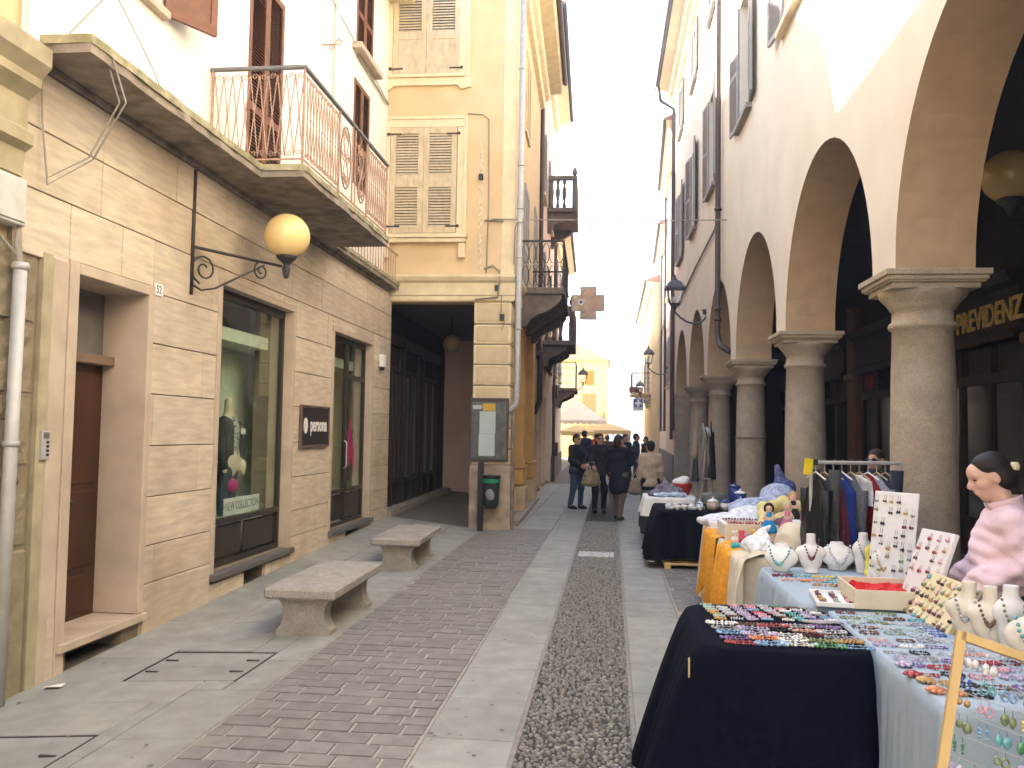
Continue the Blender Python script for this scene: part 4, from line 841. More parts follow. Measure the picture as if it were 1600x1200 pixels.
# upper wall
wc=[-8.6,-4.6,-.75,3.3,6.95,11.2,15.0,18.7]; ops=[]
for c in wc: ops+= [(c-.55,c+.55,6.98,9.1),(c-.5,c+.5,10.85,12.35)]
uw=MB(); wall_grid(uw,0,0,.5,BAY*K0,END,ZT,13.2,ops); uw.build('upper_wall',creamwall,ab)
MB().box(.5,8,BAY*K0,END-.02,ZT+.02,13.2).build('rear_block',creamwall,ab)
for i,(a,b,c,d) in enumerate(ops):
    MB().box(.2,.24,a,b,c,d).build('window_glass',darkglass,ab); w_=(b-a)/2; h=d-c
    MB().cbox(-.10,.02,a-.12,b+.12,c-.09,c-.002,.008).build('window_sill',ochrelight if a<5 else Q('grey_sill',(.3,.28,.26),.8),ab)
    if a<-2: continue
    sm=greyshutter
    pn=[(.07,h*.45,'l'),(h*.45+.07,h-.07,'l')]
    an=random.uniform(4,9)
    shutter(ab,(-.02,b+.01,c+.01),R(90+an),w_+.02,h-.02,pn,sm,None,True,.06,st=.06)
    s2=shutter(ab,(-.02,a-.01,c+.01),R(-90-random.uniform(4,9)),w_+.02,h-.02,pn,sm,None,True,.06,st=.06)
MB().prism([(0,12.5),(-.1,12.52),(-.12,12.7),(-.22,12.76),(-.26,12.95),(-.55,13.05),(-.55,13.2),(0,13.22)],1,BAY*K0,END+.1).build('eave',Q('cream_cornice',(.72,.6,.42),.85,.06,3),ab)
MB().tube([(-.62,BAY*K0,13.17),(-.62,END+.15,13.13)],.07,8).build('gutter',irondark,ab)
MB().prism([(-.66,13.23),(-.66,13.3),(4,15.2),(8,13.2)],1,BAY*K0,END+.1).build('roof',rooftile,ab)
dp=MB(); dp.tube([(-.09,9.55,12.9),(-.09,9.6,9.5),(-.09,9.62,3.75),(-.085,9.5,3.55),(-.08,9.2,3.42),(.05,8.95,3.3)],.055,10)
for z in (10.6,6.1,4.15,3.95): dp.lathe([(.058,0),(.075,.02),(.075,.05),(.058,.07)],(-.09,9.6,z),10)
dp.build('downpipe',brownpipe,ab,smooth=True)
dp=MB(); dp.tube([(-.6,END-.1,13.1),(-.5,END-.1,12.6),(-.08,END-.15,12.3),(-.08,END-.15,6.2),(-.08,END-.15,2.4),(-.02,END-.2,1.9)],.06,10); dp.build('downpipe',brownpipe,ab,smooth=True)
MB().tube([(-.03,10.0,6.15),(-.04,10.4,5.95),(-.03,14,5.9),(-.03,19.8,5.7)],.022,6).build('wall_cable',brownpipe,ab)
# arcade interior
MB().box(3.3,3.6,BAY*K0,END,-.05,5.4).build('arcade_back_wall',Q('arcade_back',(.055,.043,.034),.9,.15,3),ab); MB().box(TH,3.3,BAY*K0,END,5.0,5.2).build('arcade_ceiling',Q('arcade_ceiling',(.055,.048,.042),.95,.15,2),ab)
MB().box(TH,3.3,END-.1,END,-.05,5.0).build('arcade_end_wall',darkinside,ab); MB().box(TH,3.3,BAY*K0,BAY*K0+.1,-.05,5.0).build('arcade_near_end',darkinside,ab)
pilm=Q('arcade_pilaster',(.20,.125,.07),.9,.12,4)
for k in range(K0,K1):
    y0=BAY*k; MB().cbox(3.12,3.31,y0-.3,y0+.3,0,4.6,.015).build('arcade_pilaster',pilm,ab); MB().cbox(3.06,3.31,y0-.36,y0+.36,3.0,3.14,.02).build('pilaster_moulding',pilm,ab)
    f=MB()
    f.box(3.2,3.3,y0+.45,y0+.6,0,3.1); f.box(3.2,3.3,y0+3.5,y0+3.65,0,3.1); f.box(3.2,3.3,y0+1.5,y0+1.62,0,3.1); f.box(3.2,3.3,y0+2.5,y0+2.62,0,3.1); f.box(3.21,3.3,y0+.6,y0+3.5,0,.6); f.box(3.19,3.3,y0+.6,y0+3.5,2.55,2.7)
    so_=f.build('shop_front',blackwood,ab); MB().box(3.24,3.26,y0+.6,y0+3.5,.6,2.55).build('pane',darkglass,so_)
    MB().prism([(3.3,3.1),(3.02,3.1),(3.0,3.2),(3.08,3.24),(3.08,3.78),(2.98,3.84),(2.92,3.98),(3.3,4.02)],1,y0+.4,y0+3.7).build('fascia',blackwood,so_)
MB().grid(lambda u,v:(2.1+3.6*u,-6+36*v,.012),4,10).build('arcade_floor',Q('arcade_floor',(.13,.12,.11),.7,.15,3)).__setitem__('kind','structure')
gold=Q('faded_gold_letters',(.62,.45,.16),.6,.25,20)
letters('fascia_lettering','PREVIDENZ',.44,gold,ab,(3.06,5.38,3.46),WALLN,.012,.92,.006,'faded gold capital letters on the dark shop fascia')
rd=MB().cbox(3.04,3.09,10.4,11.0,2.75,3.0,.01).build('red_shop_sign',Q('red_sign',(.16,.03,.03),.6),ab)
def arcade_globe(x,y,z,label):
    t=thing('globe_lamp',(x,y,z),label,'lamp'); MB().ball((0,0,0),.235,28,16,sz=.97).build('globe',globedim,t,smooth=True)
    MB().lathe([(.02,-.34),(.04,-.3),(.05,-.27),(.11,-.23),(.11,-.2)],(0,0,0),14).build('holder',irondark,t,smooth=True)
    m=MB(); m.tube([(0,0,-.36),(2.0,0,-.36)],.016); m.tube([(1.9,0,-.9),(1.4,0,-.72),(.9,0,-.52),(.3,0,-.38)],.012); m.tube(spiral((.4,0,-.5),.1,1.4,'xz',14),.01); m.tube(spiral((1.7,0,-.6),.14,1.5,'xz',14,1),.01); m.build('bracket',irondark,t)
arcade_globe(3.47,7.95,4.07,'dull amber globe lamp on a bracket inside the arcade at the right margin')
# ============================================================ street lanterns on brackets
def lantern(name,loc,reach,label,f=-1):
    t=thing(name,loc,label,'street lamp','wall lanterns along the street')    # loc: wall foot of bracket ; f: direction away from the wall
    lx=f*reach; z=.12
    b=MB(); b.tube([(0,0,0),(0,0,-.1)],.04,8); b.lathe([(.09,0),(.09,.01)],(0,0,0),12)
    pts=[(0,-.1),(-.04,-.3),(.12,-.5),(.35,-.6),(.6,-.52),(.82,-.34),(1.0,-.1),(1.0,.0)]
    b.tube([(lx*min(1,u) if u>0 else lx*u,0,zz*.55+.02) for u,zz in pts],.022,8); b.tube([(lx,0,0),(lx,0,z)],.03,8); b.lathe([(.03,0),(.06,.03),(.03,.06)],(lx,0,z-.08),10); b.tube([(f*.0,0,-.04),(f*.06,0,-.04)],.06,8)
    b.build('bracket',Q('lantern_green_grey',(.075,.085,.1),.5,.1,10,metal=.2),t,smooth=True); im=Q('lantern_green_grey')
    def fru(m,r0,z0_,r1,z1_,th=None):
        m.add([(lx+r0*sx,r0*sy,z0_) for sx,sy in ((-1,-1),(1,-1),(1,1),(-1,1))]+[(lx+r1*sx,r1*sy,z1_) for sx,sy in ((-1,-1),(1,-1),(1,1),(-1,1))],[(0,1,5,4),(1,2,6,5),(2,3,7,6),(3,0,4,7),(3,2,1,0),(4,5,6,7)])
    m=MB(); fru(m,.11,z,.12,z+.03); 
    for sx,sy in ((-1,-1),(1,-1),(1,1),(-1,1)): m.tube([(lx+.11*sx,.11*sy,z+.03),(lx+.16*sx,.16*sy,z+.36)],.011,5)
    m.build('frame',im,t)
    r=MB(); fru(r,.225,z+.36,.215,z+.40); fru(r,.20,z+.40,.14,z+.50); fru(r,.14,z+.50,.06,z+.56); r.lathe([(.045,0),(.06,.03),(.02,.06),(.035,.09),(.005,.13)],(lx,0,z+.56),10); r.build('roof',im,t)
    for q in range(4):
        a,c=[((-1,-1),(1,-1)),((1,-1),(1,1)),((1,1),(-1,1)),((-1,1),(-1,-1))][q]
        MB().add([(lx+.105*a[0],.105*a[1],z+.03),(lx+.105*c[0],.105*c[1],z+.03),(lx+.155*c[0],.155*c[1],z+.36),(lx+.155*a[0],.155*a[1],z+.36)],[(0,1,2,3)]).build('pane',lampglass,t)
    MB().lathe([(.02,0),(.035,.04),(.03,.12),(.01,.16)],(lx,0,z+.05),10).build('bulb',white,t,smooth=True)
    return t
lantern('wall_lantern',(2.075,19.6,4.55),.68,'nearest wall lantern on a curved bracket before the arcade wall')
# ============================================================ farther buildings, right side
c2=side_building('townhouse','pinkish townhouse next beyond the arcade on the right',28.1,36,12.0,pinkw,1,2.0,-.03,[(1.5,2.5,7,9),(5,6,7,9),(1.5,2.5,3.6,5.4),(5,6,3.6,5.4)],em=warmw,eave=.3)
c3=side_building('townhouse','shaded cream townhouse farther along the right side with brown downpipes',36.05,44,10.5,palew,1,2.25,-.02,[(1.5,2.5,6.5,8.3),(5,6,6.5,8.3)],eave=.3)
c4=side_building('townhouse','bright house on the far right carrying a flower balcony',44.05,60,9.5,warmw,1,2.0,0,[(3.5,4.5,3.9,6.0),(8,9,3.9,6),(12,13,3.9,6)],eave=.3)
MB().tube([(-.08,.3,1.6),(-.08,.3,11.5)],.055,8).build('downpipe',brownpipe,c2); MB().tube([(-.08,7.6,1.9),(-.08,7.6,11.5)],.055,8).build('downpipe',brownpipe,c2); MB().tube([(-.08,4.0,1.9),(-.08,4.0,10)],.05,8).build('downpipe',brownpipe,c3)
MB().cbox(-.04,.0,.05,7.85,0,1.1,.01).build('plinth',brackets,c2); MB().cbox(-.04,.0,.05,7.9,0,1.1,.01).build('plinth',brackets,c3)
fb=iron_balcony(c4,-1,1.0,3.6,3.9,warmw,irondark,1.0)
for i in range(6):
    p=sdf_mesh([('e',(0,0,.12),(.16,.14,.12)),('e',(.08,.05,.2),(.1,.1,.1)),('e',(-.1,-.03,.22),(.09,.09,.1))],.035,.02)
    p.v=[(a+random.uniform(-.03,.03),b+random.uniform(-.03,.03),c+random.uniform(-.03,.03)) for a,b,c in p.v]
    t=thing('potted_plant',(1.12+.16*(i%3)*1.0,45.2+.35*i,3.9),'%s potted plant on the far balcony, %s from the front'%(['red flowering','green'][i%2],['first','second','third','fourth','fifth','sixth'][i]),'plant','pots on the far balcony'); p.build('foliage',Q(['red_blossom','dark_leaf'][i%2],[(.35,.1,.08),(.08,.11,.04)][i%2],.9,.5,25),t); MB().lathe([(.07,-.02),(.1,.12),(.1,.13)],(0,0,0),10).build('pot',rooftile,t)
lantern('wall_lantern',(2.12,33.5,4.35),.72,'second wall lantern on the right, over the people, with a curved bracket')
lantern('wall_lantern',(-2.25,36.5,3.75),1.05,'small lantern on the left wall in front of the yellow house',1)
lantern('wall_lantern',(2.0,44.8,3.75),.55,'farthest lantern under the flower balcony on the right')
bs=thing('pharmacy_sign',(1.35,44.3,2.95),'blue box sign with a white cross projecting below the flower balcony','sign')
MB().cbox(-.26,.26,-.09,.09,0,.62,.01).build('box',Q('sign_pale',(.5,.5,.55),.5),bs); MB().box(-.21,.21,-.097,-.09,.17,.57).build('blue_panel',Q('pharmacy_blue',(.04,.12,.35),.5),bs); wc_=MB(); wc_.box(-.05,.05,-.1035,-.097,.2,.54); wc_.box(-.16,-.0501,-.103,-.097,.32,.42); wc_.box(.0501,.16,-.103,-.097,.32,.42); wc_.build('cross',white,bs); MB().tube([(.26,0,.4),(.65,0,.4)],.02).build('arm',irondark,bs)
# behind the viewer: unseen house added to block the sky
bb=thing('sky_block_house',(-5,-14,0),'unseen plain house added behind the viewer to block the sky','building'); MB().box(0,12,-6,0,0,11).build('wall',creamwall,bb); MB().prism([(-.4,11),(12.4,11),(6,13)],1,-6,.4).build('roof',rooftile,bb)
# ============================================================ MARKET STALLS
ORD=['first','second','third','fourth','fifth','sixth','seventh','eighth','ninth','tenth','eleventh','twelfth','thirteenth','fourteenth']
def table(name,x0,x1,y0,y1,z,label):
    t=thing(name,((x0+x1)/2,(y0+y1)/2,0),label,'table'); hx,hy=(x1-x0)/2,(y1-y0)/2
    MB().cbox(-hx+.03,hx-.03,-hy+.03,hy-.03,z-.05,z-.02,.004).build('tabletop',Q('trestle_wood',(.45,.33,.18),.7,.2,8),t)
    for sx in (-1,1):
        for sy in (-1,1): MB().cbox(sx*(hx-.12)-.02,sx*(hx-.12)+.02,sy*(hy-.12)-.02,sy*(hy-.12)+.02,0,z-.045,.003).build('leg',Q('trestle_wood'),t)
    return t
def cloth(name,x0,x1,y0,y1,z,zb,mt,label,flare=.1,fold=.02,nf=26,cr=.06,seed=0,fl=None,hem=.02,zbs=None):
    rg=random.Random(seed); hx,hy=(x1-x0)/2,(y1-y0)/2; cx,cy=(x0+x1)/2,(y0+y1)/2; N=220; per=[]
    segs=[((hx-cr,-hy+cr),-PI/2),((hx-cr,hy-cr),0),((-hx+cr,hy-cr),PI/2),((-hx+cr,-hy+cr),PI)]
    raw=[]
    for (ox,oy),a0 in segs:
        for i in range(9): a=a0+PI/2*i/8; raw.append((ox+cr*math.cos(a),oy+cr*math.sin(a),math.cos(a),math.sin(a)))
    raw.append(raw[0]); d=[0]
    for a,b in zip(raw,raw[1:]): d.append(d[-1]+math.hypot(b[0]-a[0],b[1]-a[1]))
    T=d[-1]
    for i in range(N):
        s_=T*i/N; k=max(j for j in range(len(d)) if d[j]<=s_); k=min(k,len(raw)-2); u=(s_-d[k])/max(1e-9,d[k+1]-d[k]); a,b=raw[k],raw[k+1]
        per.append(tuple(a[j]+(b[j]-a[j])*u for j in range(4))+(s_/T,))
    ph=[rg.uniform(0,6.28) for _ in range(6)]; vs=[];F=[]
    fo=lambda s_: .55*math.sin(nf*6.283*s_+ph[0])+.45*math.sin(nf*.61*6.283*s_+ph[1])+.3*math.sin(nf*1.73*6.283*s_+ph[2])
    rows=[]
    for k in (0.0,.5,.9): rows.append([(x*k,y*k,z+.0015*math.sin(9*x+ph[3])*math.sin(8*y)) for x,y,_,_,_ in per])
    rows.append([(x-nx*.012,y-ny*.012,z) for x,y,nx,ny,s_ in per]); rows.append([(x-nx*.003,y-ny*.003,z-.004) for x,y,nx,ny,s_ in per])
    n=16
    for j in range(1,n+1):
        t=j/n; row=[]
        for x,y,nx,ny,s_ in per:
            b=zbs(x+cx,y+cy) if zbs else zb
            fz=(fl(nx,ny) if fl else flare); o=fz*(t**.85)+fold*(t**.7)*fo(s_)+.004; row.append((x+nx*o,y+ny*o,z-.006-(z-b)*t+hem*(t**3)*math.sin(5*6.283*s_+ph[4])))
        rows.append(row)
    for r in rows: vs+=r
    for j in range(len(rows)-1):
        for i in range(N): F.append((j*N+i,j*N+(i+1)%N,(j+1)*N+(i+1)%N,(j+1)*N+i))
    m=MB(); m.v=vs; m.f=F; o=m.build(name,mt,loc=(cx,cy,0),smooth=True); return tag(o,label,'tablecloth')
navy=Q('navy_cloth',(.004,.005,.012),.95,.25,30,bump=.35,bscale=8,spec=.08); bluegrey=Q('blue_grey_cloth',(.36,.44,.50),.9,.05,12,bump=.4,bscale=11); creamc=Q('cream_cloth',(.66,.58,.44),.9,.06,9,bump=.4,bscale=10)
orange=Q('orange_scarf',(.75,.33,.03),.8,.15,25); whitec=Q('white_cloth',(.78,.77,.73),.9,.05,10); black_c=Q('black_cloth',(.006,.007,.011),.95,.2,20,spec=.08)
table('trestle_table',.47,1.12,4.05,4.98,.8,'trestle table hidden under the nearest navy cloth')
cloth('tablecloth',.41,1.175,3.98,5.05,.80,.03,navy,'navy cloth covering the nearest stall table, covered in bracelets',.16,.03,10,.17,3,fl=lambda nx,ny:.10+.16*max(0,-nx)+.06*max(0,-ny))
table('trestle_table',1.19,1.82,3.28,4.95,.8,'trestle table under the pale blue cloth nearest the camera')
cloth('tablecloth',1.18,1.83,3.27,4.96,.805,.05,bluegrey,'pale blue grey cloth on the long jewellery table before the pink jacket woman',.03,.012,60,.03,5)
table('trestle_table',1.10,2.0,5.14,6.55,.8,'trestle table under the blue grey cloth with white busts')
cloth('tablecloth',1.08,2.02,5.12,6.57,.80,.05,bluegrey,'blue grey cloth of the farther jewellery table carrying the necklace busts',.09,.03,22,.12,8)
table('trestle_table',1.02,1.95,7.05,9.6,.8,'trestle table under the cream cloth with dolls and shawls')
cloth('tablecloth',1.0,1.97,7.0,9.65,.80,.06,creamc,'cream cloth on the dolls and shawls table behind the busts',.05,.035,34,.05,11)
table('trestle_table',.64,2.0,11.62,12.9,.74,'trestle table under the dark cloth holding crockery')
cloth('tablecloth',.62,2.02,11.6,12.92,.75,.12,black_c,'black navy cloth of the crockery table standing farther down the street',.06,.02,24,.05,13,fl=lambda nx,ny:.04+.12*max(0,-nx))
table('trestle_table',.56,1.3,13.6,15.4,.76,'trestle table at the far end of the stall row'); cloth('tablecloth',.54,1.32,13.58,15.42,.77,.2,Q('charcoal_cloth',(.03,.03,.035),.9,.2,20),'charcoal cloth on the farthest small stall table',.04,.02,24,.04,15)
cloth('tablecloth',.53,1.33,13.57,14.6,.778,.52,whitec,'white runner folded over the near edge of the farthest small stall table',.05,.03,18,.03,17)
# ---- jewellery
PAL=[('red',(.45,.03,.04)),('orange',(.75,.22,.04)),('amber',(.55,.30,.05)),('turquoise',(.10,.42,.45)),('sky blue',(.16,.38,.62)),('cobalt blue',(.05,.09,.42)),('violet',(.22,.11,.36)),('lilac',(.45,.36,.55)),('pink',(.7,.3,.38)),('coral',(.75,.33,.25)),('pearl white',(.75,.73,.70)),('grey',(.33,.34,.36)),('jet black',(.015,.015,.02)),('olive green',(.22,.28,.10)),('leaf green',(.07,.30,.12)),('brown',(.17,.075,.035)),('wine red',(.16,.015,.04)),('mint',(.38,.55,.45)),('yellow',(.75,.58,.06)),('silver',(.5,.52,.55))]
PD={k:tuple(.78*c+.22*(sum(v)/3) for c in v) for k,v in PAL}
def bm(c): return Q('beads_'+c.replace(' ','_'),PD[c],.16,.35,70,spec=.6)
def beads(m,pts,r,nn=6,mm=4): 
    for i,p in enumerate(pts): m.ball(p,r*(.8+.4*((i*7)%5)/4),nn,mm)
def loop_pts(lx,ly,rot,n,z,wob=.004):
    out=[]
    for i in range(n):
        a=2*PI*i/n; x=lx/2*math.copysign(abs(math.cos(a))**.7,math.cos(a)); y=ly/2*math.copysign(abs(math.sin(a))**.8,math.sin(a)); c,s_=math.cos(rot),math.sin(rot); out.append((x*c-y*s_+random.uniform(-wob,wob),x*s_+y*c+random.uniform(-wob,wob),z))
    return out
def necklace(cx,cy,z,lx,ly,rot,n,r,colr,label,group,cat='necklace',name='bead_necklace',pend=None):
    m=MB(); lp_=loop_pts(lx,ly,rot,n,r*.9); beads(m,lp_,r); m.tube(lp_,.0018,4,True)
    t=m.build(name,bm(colr),None,loc=(cx,cy,z),smooth=True)
    if pend: pm=MB(); a=math.cos(rot)*-lx/2,math.sin(rot)*-lx/2; pm.ball((a[0],a[1],.014),.024,8,5,sz=.5); [pm.ball((a[0]+.024*math.cos(q),a[1]+.024*math.sin(q),.011),.013,6,4,sz=.6) for q in np.linspace(0,2*PI,7)[:-1]]; pm.build('flower_pendant',bm(pend),t,smooth=True)
    return tag(t,label,cat,group)
# navy table: bracelets laid out in eight columns at the back ...
cc=['mint','silver','lilac','pink','silver','turquoise','lilac','grey']; alt=['amber','coral','lilac','red','brown','leaf green','violet','silver']
for c in range(8):
    for r in range(7):
        x=.53+.078*c+.012*r*(1 if c>3 else .6)+random.uniform(-.006,.006); y=4.97-.058*r+random.uniform(-.006,.006)+(.02 if c in(3,4,5) else 0); colr=cc[c] if random.random()<.62 else random.choice([alt[c],'pearl white','sky blue','brown','pink'])
        m=MB(); k=random.randint(5,7)
        for j in range(2): beads(m,[(-.027+.054*i/(k-1),(.009 if j else -.009)+random.uniform(-.002,.002),.006) for i in range(k)],.0062,6,4)
        tag(m.build('bead_bracelet',bm(colr),None,loc=(x,y,.802),rot=random.uniform(-.25,.1),smooth=True),'%s bracelet on the navy table, %s column from left, %s from the back'%(colr,ORD[c],ORD[r]),'bracelet','bracelets in columns on the navy table')
# ... and necklaces in rows at the front
rows=[(4.50,['pearl white','brown','red','silver','violet']),(4.40,['grey','lilac','jet black','coral','silver']),(4.30,['sky blue','lilac','pearl white','wine red','grey']),(4.20,['violet','orange','pearl white','olive green','amber']),(4.11,['red','sky blue','pearl white','leaf green','sky blue'])]
for r,(y,cs) in enumerate(rows):
    for i,c in enumerate(cs):
        x=.56+.125*i+.012*r; necklace(x,y+random.uniform(-.012,.012),.803,random.uniform(.13,.165),random.uniform(.035,.055),random.uniform(-.18,.12),random.randint(26,32),random.uniform(.0056,.0085),c,'%s necklace near the navy table front, %s from left, necklace row %s'%(c,ORD[i],['one','two','three','four','five'][r]),'necklaces in rows on the navy table')
m=MB(); m.tube([(.98,4.63,.807),(1.06,4.60,.807),(1.13,4.62,.807),(1.15,4.655,.807),(1.11,4.66,.807),(1.04,4.64,.807),(.98,4.63,.81)],.006,6); tag(m.build('cord_necklace',Q('grey_cord',(.5,.48,.45),.7),smooth=True),'pale grey cord loop lying at the back right corner of the navy table','necklace')
tag(MB().cbox(.355,.362,4.02,4.045,.66,.745,.002).build('clip',Q('brass_clip',(.6,.45,.2),.4)),'small brass clip pinned to the left hanging edge of the navy cloth','clip')
# pale blue table: rows of necklaces receding
bl_cols=[['wine red','silver','olive green','silver','grey'],['olive green','mint','brown','turquoise','grey'],['mint','olive green','silver','grey','turquoise'],['brown','silver','mint','cobalt blue','turquoise'],['brown','olive green','silver','cobalt blue','sky blue'],['coral','brown','grey','silver','sky blue'],['lilac','pearl white','violet','silver','pink'],['grey','jet black','silver','coral','pearl white'],['lilac','grey','violet','red','wine red'],['violet','red','silver','pink','lilac'],['red','jet black','pink','lilac','grey'],['amber','jet black','brown','violet','olive green'],['orange','jet black','grey','turquoise','silver']]
for r,cs in enumerate(bl_cols):
    y=4.88-.121*r
    for i,c in enumerate(cs):
        x=1.255+.105*i+random.uniform(-.01,.01)
        if x>1.62 and (y>4.40 or 4.15<y<4.45): continue
        if r==0 and i>2: continue
        big=r>7; necklace(x,y+random.uniform(-.02,.02),.807,random.uniform(.07,.11),random.uniform(.03,.06),random.uniform(-.35,.2),random.randint(14,20),random.uniform(.0042,.0072)*(1.2 if big else 1),c,'%s necklace on the near pale blue table, %s from left, %s row from back'%(c,ORD[i],ORD[r]),'necklaces on the pale blue table',pend={(10,0):'red',(11,0):'amber',(12,0):'orange',(9,0):'lilac'}.get((r,i)))
# farther table
for r,(y,cs) in enumerate(((6.1,['wine red','turquoise','yellow','sky blue','silver']),(5.93,['coral','orange','turquoise','pink','amber']),(5.76,['orange','amber','red','coral','cobalt blue']),(5.6,['red','orange','pink','lilac','wine red']))):
    for i,c in enumerate(cs):
        x=1.17+.13*i+.03*r
        if (r,i) in ((2,0),(3,0),(3,1)): continue
        necklace(x,y+random.uniform(-.02,.02),.803,random.uniform(.12,.15),random.uniform(.04,.07),random.uniform(-.2,.2),random.randint(20,26),random.uniform(.0055,.0085),c,'%s necklace before the busts, %s from left, %s row from the busts'%(c,ORD[i],ORD[r]),'necklaces on the farther blue grey table')
# tray, red lined box
tr=thing('jewellery_tray',(1.29,5.24,.805),'flat white tray of red charms at the corner of the blue grey table','tray',rot=-.12); tm=MB(); tm.cbox(-.115,.115,-.2,.2,0,.012,.003)
for b in ((-.12,-.108,-.2,.2),(.108,.12,-.2,.2),(-.12,.12,-.205,-.193),(-.12,.12,.193,.205)): tm.cbox(*b,0,.028,.003)
tm.build('tray',white,tr)
k=0
for i in range(5):
    for j in range(3):
        c=random.choice(['wine red','red','brown','amber','grey','coral']); m=MB(); beads(m,[(random.uniform(-.014,.014),random.uniform(-.02,.02),.008) for _ in range(5)],.009); o=m.build('charm',bm(c),tr,loc=(-.075+.075*j,-.15+.075*i,.013),smooth=True)
bx=thing('open_box',(1.555,5.25,.806),'cream open box lined with crumpled red tissue','box',rot=-.06); W_,D_,H_=.195,.24,.105
cbm=Q('cream_card',(.68,.60,.45),.8,.06,8)
for b in ((-W_,W_,-D_,-D_+.012,0,H_),(-W_,W_,D_-.012,D_,0,H_),(-W_,-W_+.012,-D_+.012,D_-.012,0,H_),(W_-.012,W_,-D_+.012,D_-.012,0,H_)): MB().cbox(*b,.002).build('side',cbm,bx)
MB().box(-W_+.012,W_-.012,-D_+.012,D_-.012,0,.01).build('bottom',cbm,bx)
MB().grid(lambda u,v:(-W_+.014+(2*W_-.028)*u,-D_+.014+(2*D_-.028)*v,.045+.04*rng.random()+.02*math.sin(7*u)*math.cos(5*v)),12,14).build('red_tissue',Q('red_tissue',(.55,.02,.02),.7,.2,14),bx)
# ---- display busts
ivory=Q('ivory_bust',(.78,.76,.72),.4,.03,9); ivoryw=Q('cream_bust',(.72,.65,.52),.5,.06,9)
def bust(loc,rot,label,style,mt,neck,sc=1.0,tilt=0):
    t=thing('necklace_bust',loc,label,'display bust','jewellery display busts',rot); s_=sc
    if style=='tall':
        pr=[('c',(0,0,.15*s_),(0,0,.275*s_),.033*s_,.03*s_),('e',(0,0,.14*s_),(.055*s_,.105*s_,.055*s_)),('e',(.005,0,.09*s_),(.05*s_,.075*s_,.075*s_)),('c',(0,0,.0),(0,0,.06*s_),.055*s_,.03*s_)]; cu=[('p',(0,0,1),.27*s_),('p',(0,0,-1),0)]
    elif style=='long':
        pr=[('c',(0,0,.2*s_),(0,0,.30*s_),.036*s_,.032*s_),('e',(0,0,.17*s_),(.05*s_,.08*s_,.07*s_)),('e',(0,0,.09*s_),(.045*s_,.06*s_,.08*s_)),('c',(0,0,0),(0,0,.08*s_),.05*s_,.038*s_)]; cu=[('p',(0,0,1),.295*s_),('p',(0,0,-1),0)]
    else:
        pr=[('c',(-.02,0,.12*s_),(-.03,0,.17*s_),.04*s_,.036*s_),('e',(.0,0,.085*s_),(.05*s_,.10*s_,.07*s_),rotm('Y',-.5)),('c',(-.02,0,0),(0,0,.05*s_),.05*s_,.06*s_)]; cu=[('p',(0,0,1),.165*s_),('p',(0,0,-1),0)]
    sdf_mesh(pr,.006,.008,cu).build('form',mt,t,smooth=True)
    if neck:
        m=MB(); z1=(.235 if style!='bib' else .15)*s_; zl=(.10 if style!='bib' else .05)*s_; xr=(.068 if style!='bib' else .085)*s_; wd=(.055 if style!='bib' else .07)*s_
        for i in range(17):
            a=-1+2*i/16; m.ball((xr*(1-.35*a*a)-(.0 if style!='bib' else .015)*abs(a),wd*a*(1 if abs(a)<.8 else .9),zl+(z1-zl)*abs(a)**1.6),.0075*s_*(1.5 if abs(a)<.3 else 1),6,4)
        m.build('necklace',bm(neck),t,smooth=True)
    return t
FC=-PI/2-.15   # facing the camera
bust((1.20,6.34,.802),FC-.2,'low white bust with a turquoise necklace at the left end of the bust row','bib',ivory,'turquoise',1.15)
bust((1.40,6.32,.802),FC,'tall white bust with a wine red square pendant necklace beside the low bust','tall',ivory,'wine red',1.0)
bust((1.62,6.48,.802),FC+.1,'round white bust with a silver chain below the hanging clothes','bib',ivory,'silver',1.2)
bust((1.775,6.40,.802),FC+.2,'tall white bust with grey stone necklace next to the earring board','long',ivory,'grey',.95)
bust((1.79,6.02,.802),FC,'slim white bust with yellow scarf in front of the earring board','long',ivory,'amber',.85)
ys=sdf_mesh([('c',(1.755,6.2,.98),(1.75,6.18,.83),.02,.022),('c',(1.755,6.2,.98),(1.78,6.16,1.04),.02,.02),('c',(1.75,6.18,.83),(1.74,6.12,.812),.025,.02)],.008,.01); tag(ys.build('yellow_scarf',Q('yellow_silk',(.8,.68,.1),.6),smooth=True),'narrow yellow scarf draped between the two slim busts','scarf')
bust((1.685,4.345,.807),FC-.5,'cream bust wrapped in grey beads, leftmost of the near trio','tall',ivoryw,'grey',1.02)
bust((1.742,4.255,.807),FC-.3,'cream bust with brown stone necklace in the middle of the near trio','tall',ivoryw,'brown',1.0)
bust((1.80,4.18,.807),FC,'white bust with green beads, rightmost of the near trio','long',ivory,'olive green',.98)
bust((1.80,3.93,.807),FC-.3,'cream bust with turquoise rings cut off by the right margin','bib',ivoryw,'turquoise',1.3)
